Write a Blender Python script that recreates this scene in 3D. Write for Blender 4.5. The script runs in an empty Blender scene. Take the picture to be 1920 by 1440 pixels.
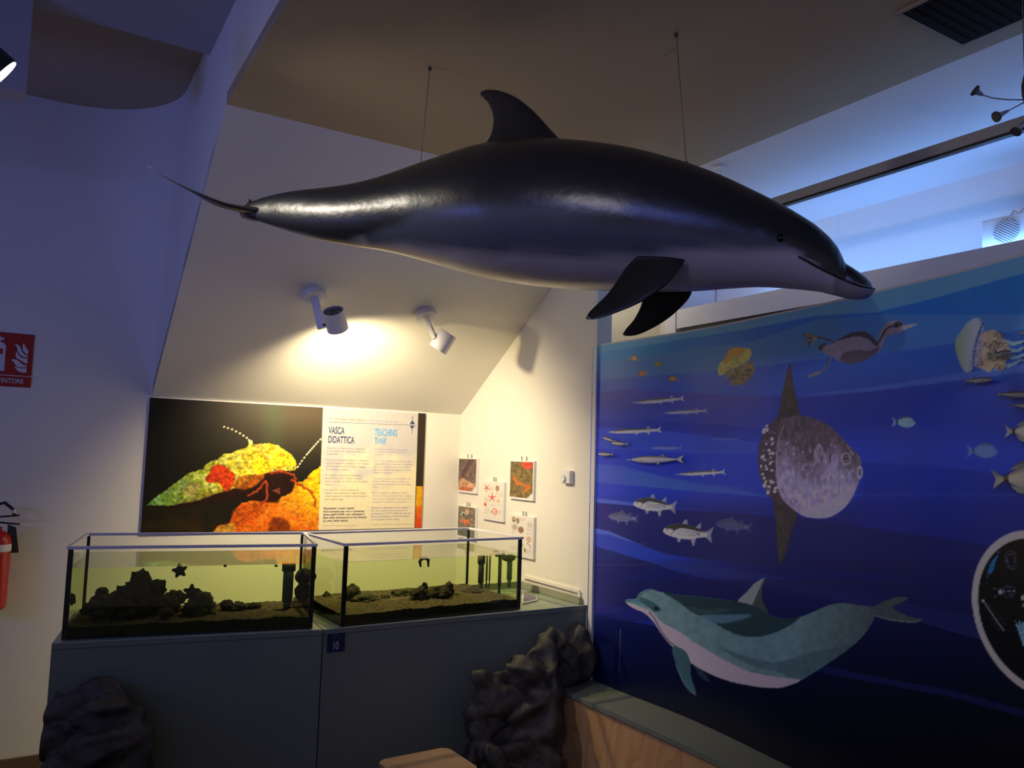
import bpy, bmesh, math, random
import numpy as np
from mathutils import Vector, Matrix, noise as mnoise
from mathutils.geometry import delaunay_2d_cdt

# ------------------------------------------------------------------ camera, world, light
SC = bpy.context.scene
COL = SC.collection
EYE = 1.6; FPX = 1500.0; PITCH = math.radians(5.18); ROLL = math.radians(1.67)
FW = np.array([0, math.cos(PITCH), math.sin(PITCH)])
_u0 = np.array([0, -math.sin(PITCH), math.cos(PITCH)]); _r0 = np.array([1.0, 0, 0])
RT = _r0*math.cos(ROLL) + _u0*math.sin(ROLL)
UP = _u0*math.cos(ROLL) - _r0*math.sin(ROLL)
CAMP = np.array([0, 0, EYE])
cd = bpy.data.cameras.new('camera'); cam = bpy.data.objects.new('camera', cd); COL.objects.link(cam)
cd.sensor_fit = 'HORIZONTAL'; cd.sensor_width = 36; cd.lens = 36*FPX/1920; cd.clip_start = .05
m = Matrix(((RT[0], UP[0], -FW[0], 0), (RT[1], UP[1], -FW[1], 0), (RT[2], UP[2], -FW[2], EYE), (0, 0, 0, 1)))
cam.matrix_world = m
SC.camera = cam
SC.view_settings.view_transform = 'Standard'; SC.view_settings.look = 'None'
SC.view_settings.gamma = 1; SC.view_settings.use_curve_mapping = False
SC.view_settings.exposure = -0.08
w = bpy.data.worlds.new('world'); SC.world = w; w.use_nodes = True
w.node_tree.nodes['Background'].inputs[0].default_value = (.48, .40, .31, 1)
w.node_tree.nodes['Background'].inputs[1].default_value = .23

# room axes: U runs along the back wall, N points into it
TH = math.radians(31)
U = np.array([math.cos(TH), math.sin(TH), 0]); N = np.array([-math.sin(TH), math.cos(TH), 0]); Z = np.array([0, 0, 1.0])
def un(u, n, h): return U*u + N*n + Z*(EYE+h)          # h counted from eye level

def light(kind, name, loc, target, energy, color, **kw):
    L = bpy.data.lights.new(name, kind); L.energy = energy; L.color = color
    o = bpy.data.objects.new(name, L); COL.objects.link(o)
    o.location = loc
    d = Vector(target)-Vector(loc)
    o.rotation_euler = d.to_track_quat('-Z', 'Y').to_euler()
    for k, v in kw.items(): setattr(L, k, v)
    return o
WARM = (1.0, .80, .48)
# blue wash of the exhibition lighting, high on the visitors' side
light('AREA', 'blue_wash_light', (-.6, -1.4, 2.55), (.2, 2.4, 2.4), 5, (.14, .22, 1.0), shape='RECTANGLE', size=3.2, size_y=.16, spread=math.radians(70))
light('AREA', 'blue_uplight', un(-2.3, 2.5, .35), un(.3, 4.1, 1.0), 6, (.12, .20, 1.0), shape='RECTANGLE', size=.8, size_y=.2, spread=math.radians(110))
# warm fill light added to brighten the dark annex recess behind the right wall
light('POINT', 'annex_fill_light', un(2.68, 3.42, 1.05), un(2.68, 3.42, 0), 2.2, (1, .86, .62), shadow_soft_size=.04)
# warm exhibition spotlight on the ceiling behind the visitor, aimed at the dolphin and the mural
light('SPOT', 'room_spot_lamp', (-.7, 0, 2.66), (.65, 3.0, 2.0), 22, (1, .88, .72), spot_size=math.radians(70), spot_blend=.6, shadow_soft_size=.04)
# led strip in the cove above the mural
_c = un(3.0, 1.25, .812)
o = light('AREA', 'cove_led_strip', _c, _c+Z*1.0+U*.5, 6, (.17, .42, 1.0), shape='RECTANGLE', size=.05, size_y=3.1)
_y = U*1.0+Z*-.45
zax = Vector(-(Z*1.0+U*.45)).normalized(); yax = Vector(N); xax = yax.cross(zax).normalized(); yax = zax.cross(xax)
o.matrix_world = Matrix.Translation(_c) @ Matrix((xax, yax, zax)).transposed().to_4x4()

# ------------------------------------------------------------------ pixel <-> space
def ray(px, py):
    px = np.asarray(px, float); py = np.asarray(py, float)
    x = (px-960)/FPX; y = (720-py)/FPX
    return FW + x[..., None]*RT + y[..., None]*UP
def hit(px, py, p0, nrm):
    d = ray(px, py); p0 = np.asarray(p0, float); nrm = np.asarray(nrm, float)
    t = ((p0-CAMP)@nrm)/(d@nrm)
    return CAMP + d*np.asarray(t)[..., None]
def proj(P):
    d = np.asarray(P)-CAMP; z = d@FW
    return 960+FPX*(d@RT)/z, 720-FPX*(d@UP)/z
def hith(px, py, h): return hit(px, py, (0, 0, EYE+h), (0, 0, 1))
def hitn(px, py, n=4.68): return hit(px, py, N*n, N)
def hitu(px, py, u=2.43): return hit(px, py, U*u, U)

# ------------------------------------------------------------------ mesh helpers
def tag(o, label=None, cat=None, group=None, kind=None):
    if label: o['label'] = label
    if cat: o['category'] = cat
    if group: o['group'] = group
    if kind: o['kind'] = kind
    return o
def mesh(name, verts, faces, mat=None, parent=None, smooth=False, cols=None):
    me = bpy.data.meshes.new(name)
    me.from_pydata([tuple(map(float, v)) for v in verts], [], [tuple(map(int, f)) for f in faces]); me.update()
    if cols is not None: setcol(me, cols)
    return link(name, me, mat, parent, smooth)
def setcol(me, cols):
    a = me.color_attributes.new('Col', 'FLOAT_COLOR', 'POINT')
    c = np.ones((len(me.vertices), 4), np.float32); c[:, :3] = cols
    a.data.foreach_set('color', c.ravel())
def link(name, me, mat=None, parent=None, smooth=False):
    o = bpy.data.objects.new(name, me); COL.objects.link(o)
    if mat is not None: me.materials.append(mat)
    if smooth: me.polygons.foreach_set('use_smooth', [True]*len(me.polygons))
    if parent is not None: o.parent = parent; o.matrix_parent_inverse = parent.matrix_basis.inverted()
    return o
def frombm(name, bm, mat=None, parent=None, smooth=False):
    me = bpy.data.meshes.new(name); bmesh.ops.recalc_face_normals(bm, faces=bm.faces); bm.to_mesh(me); bm.free()
    return link(name, me, mat, parent, smooth)
def empty(name, loc, label=None, cat=None, group=None):
    o = bpy.data.objects.new(name, None); COL.objects.link(o); o.location = tuple(map(float, loc)); o.empty_display_size = .05
    return tag(o, label, cat, group)
def grid(name, P, mat, parent=None, cols=None, smooth=True):     # P (ny,nx,3)
    ny, nx = P.shape[:2]
    me = bpy.data.meshes.new(name)
    idx = np.arange(ny*nx).reshape(ny, nx)
    f = np.stack([idx[:-1, :-1], idx[:-1, 1:], idx[1:, 1:], idx[1:, :-1]], -1).reshape(-1, 4)
    me.vertices.add(ny*nx); me.vertices.foreach_set('co', P.astype(np.float32).ravel())
    me.loops.add(f.size); me.loops.foreach_set('vertex_index', f.astype(np.int32).ravel())
    me.polygons.add(len(f)); me.polygons.foreach_set('loop_start', np.arange(len(f), dtype=np.int32)*4)
    me.polygons.foreach_set('loop_total', np.full(len(f), 4, np.int32))
    me.update(calc_edges=True)
    if cols is not None: setcol(me, cols)
    return link(name, me, mat, parent, smooth)
def bm_box(bm, c, ax, ay, az, bev=0, mi=0):
    """box centred at c with half-vectors ax, ay, az"""
    c, ax, ay, az = [Vector(tuple(map(float, q))) for q in (c, ax, ay, az)]
    vs = [bm.verts.new(c+ax*i+ay*j+az*k) for i in (-1, 1) for j in (-1, 1) for k in (-1, 1)]
    fs = [bm.faces.new([vs[i] for i in q]) for q in ((0, 1, 3, 2), (4, 6, 7, 5), (0, 4, 5, 1), (2, 3, 7, 6), (0, 2, 6, 4), (1, 5, 7, 3))]
    for f in fs: f.material_index = mi
    if bev:
        es = list({e for f in fs for e in f.edges})
        bmesh.ops.bevel(bm, geom=es, offset=bev, segments=2, affect='EDGES', profile=.5)
def boxo(name, c, ax, ay, az, mat, parent=None, bev=0):
    bm = bmesh.new(); bm_box(bm, c, ax, ay, az, bev); return frombm(name, bm, mat, parent)
def unbox(name, u0, u1, n0, n1, h0, h1, mat, parent=None, bev=0):
    c = un((u0+u1)/2, (n0+n1)/2, (h0+h1)/2)
    return boxo(name, c, U*(u1-u0)/2, N*(n1-n0)/2, Z*(h1-h0)/2, mat, parent, bev)
def basis(d):
    d = Vector(tuple(map(float, d))).normalized()
    a = Vector((0, 0, 1)) if abs(d.z) < .9 else Vector((1, 0, 0))
    x = d.cross(a).normalized(); return x, d.cross(x).normalized(), d
def bm_tube(bm, pts, rad, seg=10, cap=True):
    pts = [Vector(tuple(map(float, p))) for p in pts]
    rs = rad if hasattr(rad, '__len__') else [rad]*len(pts)
    rings = []; x = None
    for i, p in enumerate(pts):
        d = (pts[min(i+1, len(pts)-1)]-pts[max(i-1, 0)]).normalized()
        if x is None: x, y, _ = basis(d)
        else:
            x = (x-d*x.dot(d)).normalized(); y = d.cross(x).normalized()
        rings.append([bm.verts.new(p+(x*math.cos(2*math.pi*k/seg)+y*math.sin(2*math.pi*k/seg))*rs[i]) for k in range(seg)])
    for a, b in zip(rings, rings[1:]):
        for k in range(seg): bm.faces.new((a[k], a[(k+1) % seg], b[(k+1) % seg], b[k]))
    if cap: bm.faces.new(rings[0][::-1]); bm.faces.new(rings[-1])
def tube(name, pts, rad, mat, parent=None, seg=10, smooth=True):
    bm = bmesh.new(); bm_tube(bm, pts, rad, seg); return frombm(name, bm, mat, parent, smooth)
def prism(name, poly, thick, mat, parent=None):
    """poly: coplanar 3d points, extruded by vector thick"""
    bm = bmesh.new(); a = [bm.verts.new(tuple(p)) for p in poly]; b = [bm.verts.new(tuple(np.asarray(p)+thick)) for p in poly]
    bm.faces.new(a); bm.faces.new(b[::-1])
    for i in range(len(a)): j = (i+1) % len(a); bm.faces.new((a[i], a[j], b[j], b[i]))
    return frombm(name, bm, mat, parent)

# ------------------------------------------------------------------ materials
def nodes(name):
    m = bpy.data.materials.new(name); m.use_nodes = True; nt = m.node_tree; return m, nt, nt.nodes['Principled BSDF']
def lin(c):
    c = np.asarray(c, float)/255; return np.where(c < .04045, c/12.92, ((c+.055)/1.055)**2.4)
def paint(name, rgb, rough=.6, var=.05, scale=6, bump=.02, bscale=90, metal=0, spec=.5, stretch=None):
    m, nt, b = nodes(name); n = nt.nodes; l = nt.links
    tc = n.new('ShaderNodeTexCoord'); mp = n.new('ShaderNodeMapping'); l.new(tc.outputs['Object'], mp.inputs[0])
    if stretch: mp.inputs['Scale'].default_value = stretch
    t = n.new('ShaderNodeTexNoise'); t.inputs['Scale'].default_value = scale; t.inputs['Detail'].default_value = 6
    l.new(mp.outputs[0], t.inputs[0])
    r = n.new('ShaderNodeValToRGB'); c = np.asarray(rgb, float)
    r.color_ramp.elements[0].position = .3; r.color_ramp.elements[1].position = .7
    r.color_ramp.elements[0].color = (*np.clip(c*(1-var), 0, 1), 1); r.color_ramp.elements[1].color = (*np.clip(c*(1+var), 0, 1), 1)
    l.new(t.outputs[0], r.inputs[0]); l.new(r.outputs[0], b.inputs['Base Color'])
    b.inputs['Roughness'].default_value = rough; b.inputs['Metallic'].default_value = metal
    b.inputs['Specular IOR Level'].default_value = spec
    if bump:
        t2 = n.new('ShaderNodeTexNoise'); t2.inputs['Scale'].default_value = bscale; t2.inputs['Detail'].default_value = 4
        l.new(mp.outputs[0], t2.inputs[0]); bp = n.new('ShaderNodeBump'); bp.inputs['Strength'].default_value = bump*4; bp.inputs['Distance'].default_value = .01
        l.new(t2.outputs[0], bp.inputs['Height']); l.new(bp.outputs[0], b.inputs['Normal'])
    return m
def colmat(name, rough=.4, spec=.5, bump=0, bscale=60):
    m, nt, b = nodes(name); a = nt.nodes.new('ShaderNodeVertexColor'); a.layer_name = 'Col'
    nt.links.new(a.outputs[0], b.inputs['Base Color']); b.inputs['Roughness'].default_value = rough
    b.inputs['Specular IOR Level'].default_value = spec
    if bump:
        tc = nt.nodes.new('ShaderNodeTexCoord'); t2 = nt.nodes.new('ShaderNodeTexNoise'); t2.inputs['Scale'].default_value = bscale; t2.inputs['Detail'].default_value = 4
        nt.links.new(tc.outputs['Object'], t2.inputs[0]); bp = nt.nodes.new('ShaderNodeBump'); bp.inputs['Strength'].default_value = bump; bp.inputs['Distance'].default_value = .01
        nt.links.new(t2.outputs[0], bp.inputs['Height']); nt.links.new(bp.outputs[0], b.inputs['Normal'])
    return m
def emit(name, rgb, s):
    m, nt, b = nodes(name); b.inputs['Base Color'].default_value = (*rgb, 1)
    b.inputs['Emission Color'].default_value = (*rgb, 1); b.inputs['Emission Strength'].default_value = s; return m
def clear(name, tint, gloss=.08, rough=.02):
    m = bpy.data.materials.new(name); m.use_nodes = True; nt = m.node_tree; nt.nodes.clear()
    o = nt.nodes.new('ShaderNodeOutputMaterial'); t = nt.nodes.new('ShaderNodeBsdfTransparent'); g = nt.nodes.new('ShaderNodeBsdfGlossy')
    mx = nt.nodes.new('ShaderNodeMixShader'); fr = nt.nodes.new('ShaderNodeFresnel'); fr.inputs[0].default_value = 1.33+gloss
    t.inputs[0].default_value = (*tint, 1); g.inputs['Roughness'].default_value = rough
    ge = nt.nodes.new('ShaderNodeNewGeometry'); iv = nt.nodes.new('ShaderNodeMath'); iv.operation = 'SUBTRACT'; iv.inputs[0].default_value = 1; nt.links.new(ge.outputs['Backfacing'], iv.inputs[1])
    ml_ = nt.nodes.new('ShaderNodeMath'); ml_.operation = 'MULTIPLY'; nt.links.new(fr.outputs[0], ml_.inputs[0]); nt.links.new(iv.outputs[0], ml_.inputs[1]); nt.links.new(ml_.outputs[0], mx.inputs[0]); nt.links.new(t.outputs[0], mx.inputs[1]); nt.links.new(g.outputs[0], mx.inputs[2]); nt.links.new(mx.outputs[0], o.inputs[0])
    return m

M_wall = paint('white_wall_paint', (.80, .78, .70), .75, .015, 3, .01, 140)
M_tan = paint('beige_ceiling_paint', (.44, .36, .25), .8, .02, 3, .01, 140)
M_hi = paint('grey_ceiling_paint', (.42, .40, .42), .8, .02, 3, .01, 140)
M_annex = paint('annex_paint', (.80, .80, .82), .75, .02, 3, .01, 140)
M_trim = paint('pale_trim', (.72, .74, .74), .5, .02)
M_floor = paint('grey_floor', (.16, .15, .14), .5, .1, 4)
M_base = paint('brown_baseboard', (.16, .11, .06), .5, .15, 5)
M_counter = paint('grey_green_laminate', (.20, .235, .195), .45, .05, 2.5, .004, 200)
M_ctop = paint('green_grey_worktop', (.27, .34, .28), .35, .04, 4, .004, 200)
M_ledge = paint('olive_grey_ledge', (.19, .215, .19), .4, .05, 5, .004, 200)
M_edge = paint('pale_edge_band', (.45, .48, .44), .4, .03)
M_black = paint('black_plastic', (.012, .012, .012), .35, .1)
M_white = paint('white_metal', (.78, .77, .76), .35, .01, 5, 0)
M_grey = paint('grey_metal', (.30, .29, .28), .35, .03, 5, 0)
M_dark = paint('dark_metal', (.03, .03, .03), .4, .1, 5, 0)
M_paper = paint('white_board', (.80, .79, .77), .5, .01, 5, 0)
M_red = paint('red_enamel', (.50, .015, .01), .25, .03, 5, 0)
M_navy = paint('navy_plate', (.012, .022, .09), .35, .03, 5, 0)
M_wire = paint('steel_wire', (.10, .09, .08), .4, .1)
M_print = colmat('printed_panel', .3, .4)
M_photo = colmat('printed_photo', .35, .4)
M_ink = paint('dark_ink', (.05, .06, .16), .5, 0, 5, 0); M_inkg = paint('grey_ink', (.33, .31, .30), .5, 0, 5, 0)
M_inkb = paint('blue_ink', (.12, .42, .85), .5, 0, 5, 0); M_inkl = paint('lilac_ink', (.42, .42, .66), .5, 0, 5, 0)

# ------------------------------------------------------------------ numpy painting helpers
rng = np.random.RandomState(7)
_T = rng.rand(256, 256)
def vnoise(x, y, s=0):
    x = x+s*17.3; y = y+s*9.7
    xi = np.floor(x).astype(int); yi = np.floor(y).astype(int); fx = x-xi; fy = y-yi
    fx = fx*fx*(3-2*fx); fy = fy*fy*(3-2*fy)
    g = lambda a, b: _T[(a+s*31) % 256, (b+s*57) % 256]
    return (g(xi, yi)*(1-fx)+g(xi+1, yi)*fx)*(1-fy)+(g(xi, yi+1)*(1-fx)+g(xi+1, yi+1)*fx)*fy
def fbm(x, y, s=0, o=4):
    r = 0; a = .5; t = 0
    for k in range(o): r = r+a*vnoise(x*2**k, y*2**k, s+k); t += a; a *= .5
    return r/t
class Canvas:
    """colour per vertex, painted in flat print coordinates"""
    def __init__(s, X, Y, base): s.X = X; s.Y = Y; s.C = np.ones((X.size, 3))*np.asarray(base, float)
    def sel(s, x0, y0, x1, y1): return np.nonzero((s.X > x0) & (s.X < x1) & (s.Y > y0) & (s.Y < y1))[0]
    def put(s, i, mask, col):
        col = np.asarray(col, float)
        s.C[i] = s.C[i]*(1-mask[:, None])+col*mask[:, None]
    def poly(s, pts, col, soft=1.0, alpha=1, nz=0, nsc=8, seed=1, colf=None, rough=0, rsc=6):
        p = np.asarray(pts, float); mg = soft*2+rough+1
        i = s.sel(p[:, 0].min()-mg, p[:, 1].min()-mg, p[:, 0].max()+mg, p[:, 1].max()+mg)
        if not len(i): return
        x = s.X[i]; y = s.Y[i]
        d = sdf(x, y, p)
        if rough: d = d+(fbm(x/rsc, y/rsc, seed+5)-.5)*2*rough
        mk = np.clip(.5-d/soft, 0, 1)*alpha
        c = np.ones((len(i), 3))*np.asarray(col, float) if colf is None else colf(x, y)
        if nz: c = c*(1+nz*(fbm(x/nsc, y/nsc, seed)-.5)*2)[:, None]
        s.put(i, mk, c)
    def ell(s, cx, cy, rx, ry, col, ang=0, soft=1.0, alpha=1, ring=0):
        r = max(rx, ry)+4; i = s.sel(cx-r, cy-r, cx+r, cy+r)
        if not len(i): return
        x = s.X[i]-cx; y = s.Y[i]-cy; c, sn = math.cos(ang), math.sin(ang); x, y = x*c+y*sn, -x*sn+y*c
        d = (np.sqrt((x/rx)**2+(y/ry)**2)-1)*min(rx, ry)
        if ring: d = np.abs(d)-ring/2
        s.put(i, np.clip(.5-d/soft, 0, 1)*alpha, col)
    def line(s, pts, wd, col, soft=1.0, alpha=1, w2=None):
        p = np.asarray(pts, float); mg = wd+soft*2+1
        i = s.sel(p[:, 0].min()-mg, p[:, 1].min()-mg, p[:, 0].max()+mg, p[:, 1].max()+mg)
        if not len(i): return
        x = s.X[i]; y = s.Y[i]; best = np.full(len(i), 1e9); n = len(p)-1
        for k in range(n):
            a = p[k]; b = p[k+1]; ab = b-a; t = np.clip(((x-a[0])*ab[0]+(y-a[1])*ab[1])/(ab@ab+1e-9), 0, 1)
            d = np.hypot(x-a[0]-t*ab[0], y-a[1]-t*ab[1])
            ww = wd if w2 is None else wd+(w2-wd)*(k+t)/n
            best = np.minimum(best, d-ww/2)
        s.put(i, np.clip(.5-best/soft, 0, 1)*alpha, col)
    def band(s, up, lo, col, alpha=1, x0=None, x1=None, fade=0, soft=1.2):
        X = s.X; yu = np.interp(X, *zip(*up)) if up is not None else np.full(X.size, -1e5); yl = np.interp(X, *zip(*lo)) if lo is not None else np.full(X.size, 1e5)
        mk = np.clip(.5+(s.Y-yu)/soft, 0, 1)*np.clip(.5+(yl-s.Y)/soft, 0, 1)
        if x0 is not None: mk = mk*np.clip((X-x0)/max(fade, 1), 0, 1)
        if x1 is not None: mk = mk*np.clip((x1-X)/max(fade, 1), 0, 1)
        s.put(np.arange(X.size), mk*alpha, col)
def sdf(x, y, p):
    d = np.full(x.size, 1e18); ins = np.zeros(x.size, bool); n = len(p)
    for k in range(n):
        a = p[k]; b = p[(k+1) % n]; e = b-a; wx = x-a[0]; wy = y-a[1]
        t = np.clip((wx*e[0]+wy*e[1])/(e@e+1e-9), 0, 1)
        d = np.minimum(d, (wx-e[0]*t)**2+(wy-e[1]*t)**2)
        c = ((a[1] > y) != (b[1] > y))
        with np.errstate(divide='ignore', invalid='ignore'): xx = (b[0]-a[0])*(y-a[1])/(b[1]-a[1]+1e-12)+a[0]
        ins ^= c & (x < xx)
    d = np.sqrt(d); return np.where(ins, -d, d)
def rot(pts, cx, cy, a=0, sx=1, sy=1):
    c, s = math.cos(a), math.sin(a)
    return [(cx+(x*sx)*c-(y*sy)*s, cy+(x*sx)*s+(y*sy)*c) for x, y in pts]
def smooth_poly(pts, k=4):
    p = np.asarray(pts, float); n = len(p); out = []
    for i in range(n):
        p0, p1, p2, p3 = p[(i-1) % n], p[i], p[(i+1) % n], p[(i+2) % n]
        for j in range(k):
            t = j/k; out.append(.5*((2*p1)+(-p0+p2)*t+(2*p0-5*p1+4*p2-p3)*t*t+(-p0+3*p1-3*p2+p3)*t**3))
    return np.array(out)

def curve_pts(pts, m):
    p = np.array(pts, float); o_ = []
    for i in range(len(p)-1):
        p0, p1, p2, p3 = p[max(i-1, 0)], p[i], p[i+1], p[min(i+2, len(p)-1)]
        for t in np.linspace(0, 1, 12, endpoint=False): o_.append(.5*((2*p1)+(-p0+p2)*t+(2*p0-5*p1+4*p2-p3)*t*t+(-p0+3*p1-3*p2+p3)*t**3))
    o_.append(p[-1]); o_ = np.array(o_); s_ = np.r_[0, np.cumsum(np.linalg.norm(np.diff(o_, axis=0), axis=1))]; t = np.linspace(0, s_[-1], m)
    return np.stack([np.interp(t, s_, o_[:, c]) for c in range(o_.shape[1])], 1)

# ------------------------------------------------------------------ setting
UL, UR, NB = .555, 2.43, 4.68       # left edge of the sloped soffit, right wall, back wall
HS, HC = .265, 1.30                 # where the slope starts, flat ceiling (above eye)
NS = NB-(HC-HS)/.65
st = lambda o: tag(o, kind='structure')
st(unbox('floor', -4, 4.2, -2, 4.9, -1.65, -1.6, M_floor))
st(unbox('wall_back', UL, UR, NB, NB+.12, -1.6, HS+.02, M_wall))
st(unbox('wall_left', -4, UL, NB, NB+.12, -1.6, 2.3, M_wall))
st(unbox('baseboard_left', -4, UL, NB-.015, NB, -1.6, -1.525, M_base))
# sloped soffit
a = [un(UL, NB, HS), un(UR, NB, HS), un(UR, NS, HC), un(UL, NS, HC)]
st(prism('ceiling_slope', a, Z*.05, M_wall))
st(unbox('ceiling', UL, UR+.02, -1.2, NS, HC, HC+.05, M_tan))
# side face of the soffit with a rounded inner corner that grows with height
rows = []
for h in list(np.linspace(HS, HC-1e-4, 18))+list(np.linspace(HC, 1.82, 6)):
    r = .42*(h-HS)/(HC-HS)*.9
    nf = NB-min((h-HS)/.65, NB+1.2) if h < HC else -1.2
    nf = min(nf, NB-r) if h < HC else -1.2
    row = [un(UL, n, h) for n in np.linspace(nf, NB-r, 6)]
    row += [un(UL-r+r*math.cos(t), NB-r+r*math.sin(t), h) for t in np.linspace(0, math.pi/2, 16)[1:]]
    rows.append(row)
st(grid('wall_soffit_side', np.array(rows), M_wall))
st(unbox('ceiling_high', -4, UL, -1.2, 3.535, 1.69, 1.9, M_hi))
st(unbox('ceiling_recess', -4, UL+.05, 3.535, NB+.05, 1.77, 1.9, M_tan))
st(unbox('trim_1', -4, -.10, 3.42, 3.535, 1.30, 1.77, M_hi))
# right wall (ends at the mural) with slope-cut top
a = [un(UR, 3.23, -1.6), un(UR, NB+.12, -1.6), un(UR, NB+.12, HS), un(UR, NB, HS), un(UR, NS, HC), un(UR, 3.23 if 3.23 > NS else NS, HC)]
pts = [un(UR, 3.23, -1.6), un(UR, NB+.12, -1.6), un(UR, NB+.12, HS+.02), un(UR, NB, HS+.02)]
hh = HS+(NB-3.23)*.65
pts += [un(UR, 3.23, hh+.02)]
st(prism('wall_right', pts, U*.08, M_wall))
# annex over the mural
st(unbox('wall_annex_back', UR+.08, 3.3, 3.62, 3.7, -1.6, 1.25, M_wall))
st(unbox('wall_annex_partition', 2.90, 3.19, 3.16, 3.24, -1.6, 1.2, M_annex))
UA = 3.2
a = [un(UR+.02, -1.2, HC), un(UR+.02, 4.0, HC), un(UA+.05, 4.0, 1.175), un(UA+.05, -1.2, 1.175)]
st(prism('ceiling_annex', a, Z*.05, M_annex))
st(unbox('wall_annex', UA, UA+.08, -1.2, 3.7, -1.6, 1.2, M_annex))
st(unbox('trim_2', 2.9, UA, -1.2, 3.15, .70, .80, M_annex))          # cove shelf
st(unbox('trim_3', 2.905, 2.93, -1.0, 3.13, .684, .70, M_black))        # dark slot below it
st(unbox('wall_annex_lower', 2.93, UA, -1.2, 3.13, -1.6, .684, M_annex))

# ------------------------------------------------------------------ mural wall (curved)
MP = np.array([(.405, 4.04), (.57, 3.79), (.75, 3.52), (.86, 3.32), (.955, 3.12), (1.075, 2.85), (1.17, 2.61), (1.235, 2.43), (1.295, 2.255), (1.345, 2.06), (1.385, 1.85), (1.41, 1.6), (1.42, 1.3)])
def resample(p, n):
    q = []
    for i in range(len(p)-1):
        p0, p1, p2, p3 = p[max(i-1, 0)], p[i], p[i+1], p[min(i+2, len(p)-1)]
        for t in np.linspace(0, 1, 40, endpoint=False):
            q.append(.5*((2*p1)+(-p0+p2)*t+(2*p0-5*p1+4*p2-p3)*t*t+(-p0+3*p1-3*p2+p3)*t**3))
    q.append(p[-1]); q = np.array(q); 
    for _ in range(60): q[1:-1] = (q[:-2]+2*q[1:-1]+q[2:])/4
    s = np.r_[0, np.cumsum(np.hypot(*np.diff(q, axis=0).T))]
    t = np.linspace(0, s[-1], n); return np.c_[np.interp(t, s, q[:, 0]), np.interp(t, s, q[:, 1])], t
MC, MS = resample(MP, 900)
tn = np.gradient(MC, axis=0); tn /= np.hypot(*tn.T)[:, None]
MNRM = np.c_[tn[:, 1], -tn[:, 0]]                     # candidate normal
if (MNRM[300]@(-MC[300])) < 0: MNRM = -MNRM
MH0, MH1 = -1.07, .568
def mural_hit(px, py, off=0.0):
    d = ray(px, py); P = MC+MNRM*off
    r = P[:, 0]/P[:, 1]; k = np.interp(d[..., 0]/d[..., 1], r, np.arange(len(r)))
    y = np.interp(k, np.arange(len(r)), P[:, 1]); t = y/d[..., 1]
    return CAMP+d*np.asarray(t)[..., None], k
ns, nh = 640, 470
ks = np.linspace(0, 899, ns); mx_ = np.interp(ks, np.arange(900), MC[:, 0]); my_ = np.interp(ks, np.arange(900), MC[:, 1])
hs = np.linspace(MH0, MH1, nh)
P = np.zeros((nh, ns, 3)); P[..., 0] = mx_; P[..., 1] = my_; P[..., 2] = EYE+hs[:, None]
X, Y = proj(P.reshape(-1, 3)); cv = Canvas(X, Y, (30, 40, 120))

# background gradient and wave bands of the print
A = np.arange(X.size)
ygr = [(560, (26, 92, 158)), (620, (30, 84, 152)), (700, (38, 72, 146)), (740, (36, 50, 128)), (800, (32, 40, 118)), (860, (34, 46, 142)), (920, (28, 44, 138)), (960, (22, 32, 104)), (1010, (17, 22, 82)), (1060, (15, 22, 88)), (1120, (14, 20, 84)), (1180, (8, 14, 56)), (1250, (5, 10, 42)), (1330, (3, 6, 26)), (1440, (2, 4, 16))]
yy = Y+(X-1300)*.02
for c in range(3): cv.C[:, c] = np.interp(yy, [g[0] for g in ygr], [g[1][c] for g in ygr])
cv.band([(0, 0), (3000, 0)], [(1112, 664), (1247, 642), (1413, 615), (1530, 592), (1640, 586), (1720, 567), (1748, 560), (1920, 512), (2400, 380)], (84, 126, 168), .9, soft=1.5)
cv.band([(1640, 586), (1920, 512), (2400, 380)], None, (20, 84, 160), .0)
cv.band([(1112, 664), (1247, 642), (1413, 615), (1530, 592), (1640, 586), (1748, 560), (1920, 512)], [(1112, 682), (1200, 676), (1300, 664), (1420, 640)], (52, 116, 184), .8, x1=1420, fade=200)
cv.band([(1112, 680), (1247, 664), (1413, 640), (1530, 600), (1640, 590)], [(1113, 715), (1170, 708), (1313, 698), (1447, 685), (1497, 677), (1647, 664), (1780, 645), (1920, 617)], (60, 104, 162), .8)
cv.band([(1600, 640), (1700, 622), (1800, 604), (1920, 588), (2100, 560)], [(1600, 668), (1780, 645), (1920, 617), (2100, 590)], (60, 100, 160), .55, x0=1600, fade=100)
cv.band([(1113, 715), (1170, 708), (1313, 698), (1447, 685), (1497, 677), (1647, 664), (1780, 645), (1920, 617), (2200, 570)], [(1112, 737), (1180, 730), (1313, 737), (1430, 742), (1497, 743), (1640, 730), (1780, 712), (1920, 690), (2200, 640)], (40, 76, 146), .6)
cv.band([(1112, 737), (1180, 730), (1313, 737), (1430, 742), (1560, 745)], [(1109, 790), (1200, 786), (1400, 800), (1560, 810)], (54, 52, 124), .75, x1=1560, fade=160)
cv.band([(1497, 741), (1640, 725), (1760, 706), (1920, 682), (2200, 630)], [(1497, 745), (1640, 733), (1760, 718), (1920, 698), (2200, 650)], (76, 96, 164), .65, x0=1490, fade=60)
cv.band([(1109, 800), (1250, 808), (1423, 830)], [(1111, 842), (1194, 844), (1298, 850), (1423, 850)], (52, 62, 156), .6, x1=1440, fade=30)
cv.band([(1111, 869), (1173, 875), (1267, 900), (1300, 910)], [(1108, 903), (1267, 918), (1426, 930)], (60, 68, 152), .75, x1=1430, fade=160)
cv.band([(1178, 881), (1300, 903), (1426, 926)], [(1108, 903), (1267, 918), (1426, 931)], (56, 72, 156), .6, x0=1170, fade=30)
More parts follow.
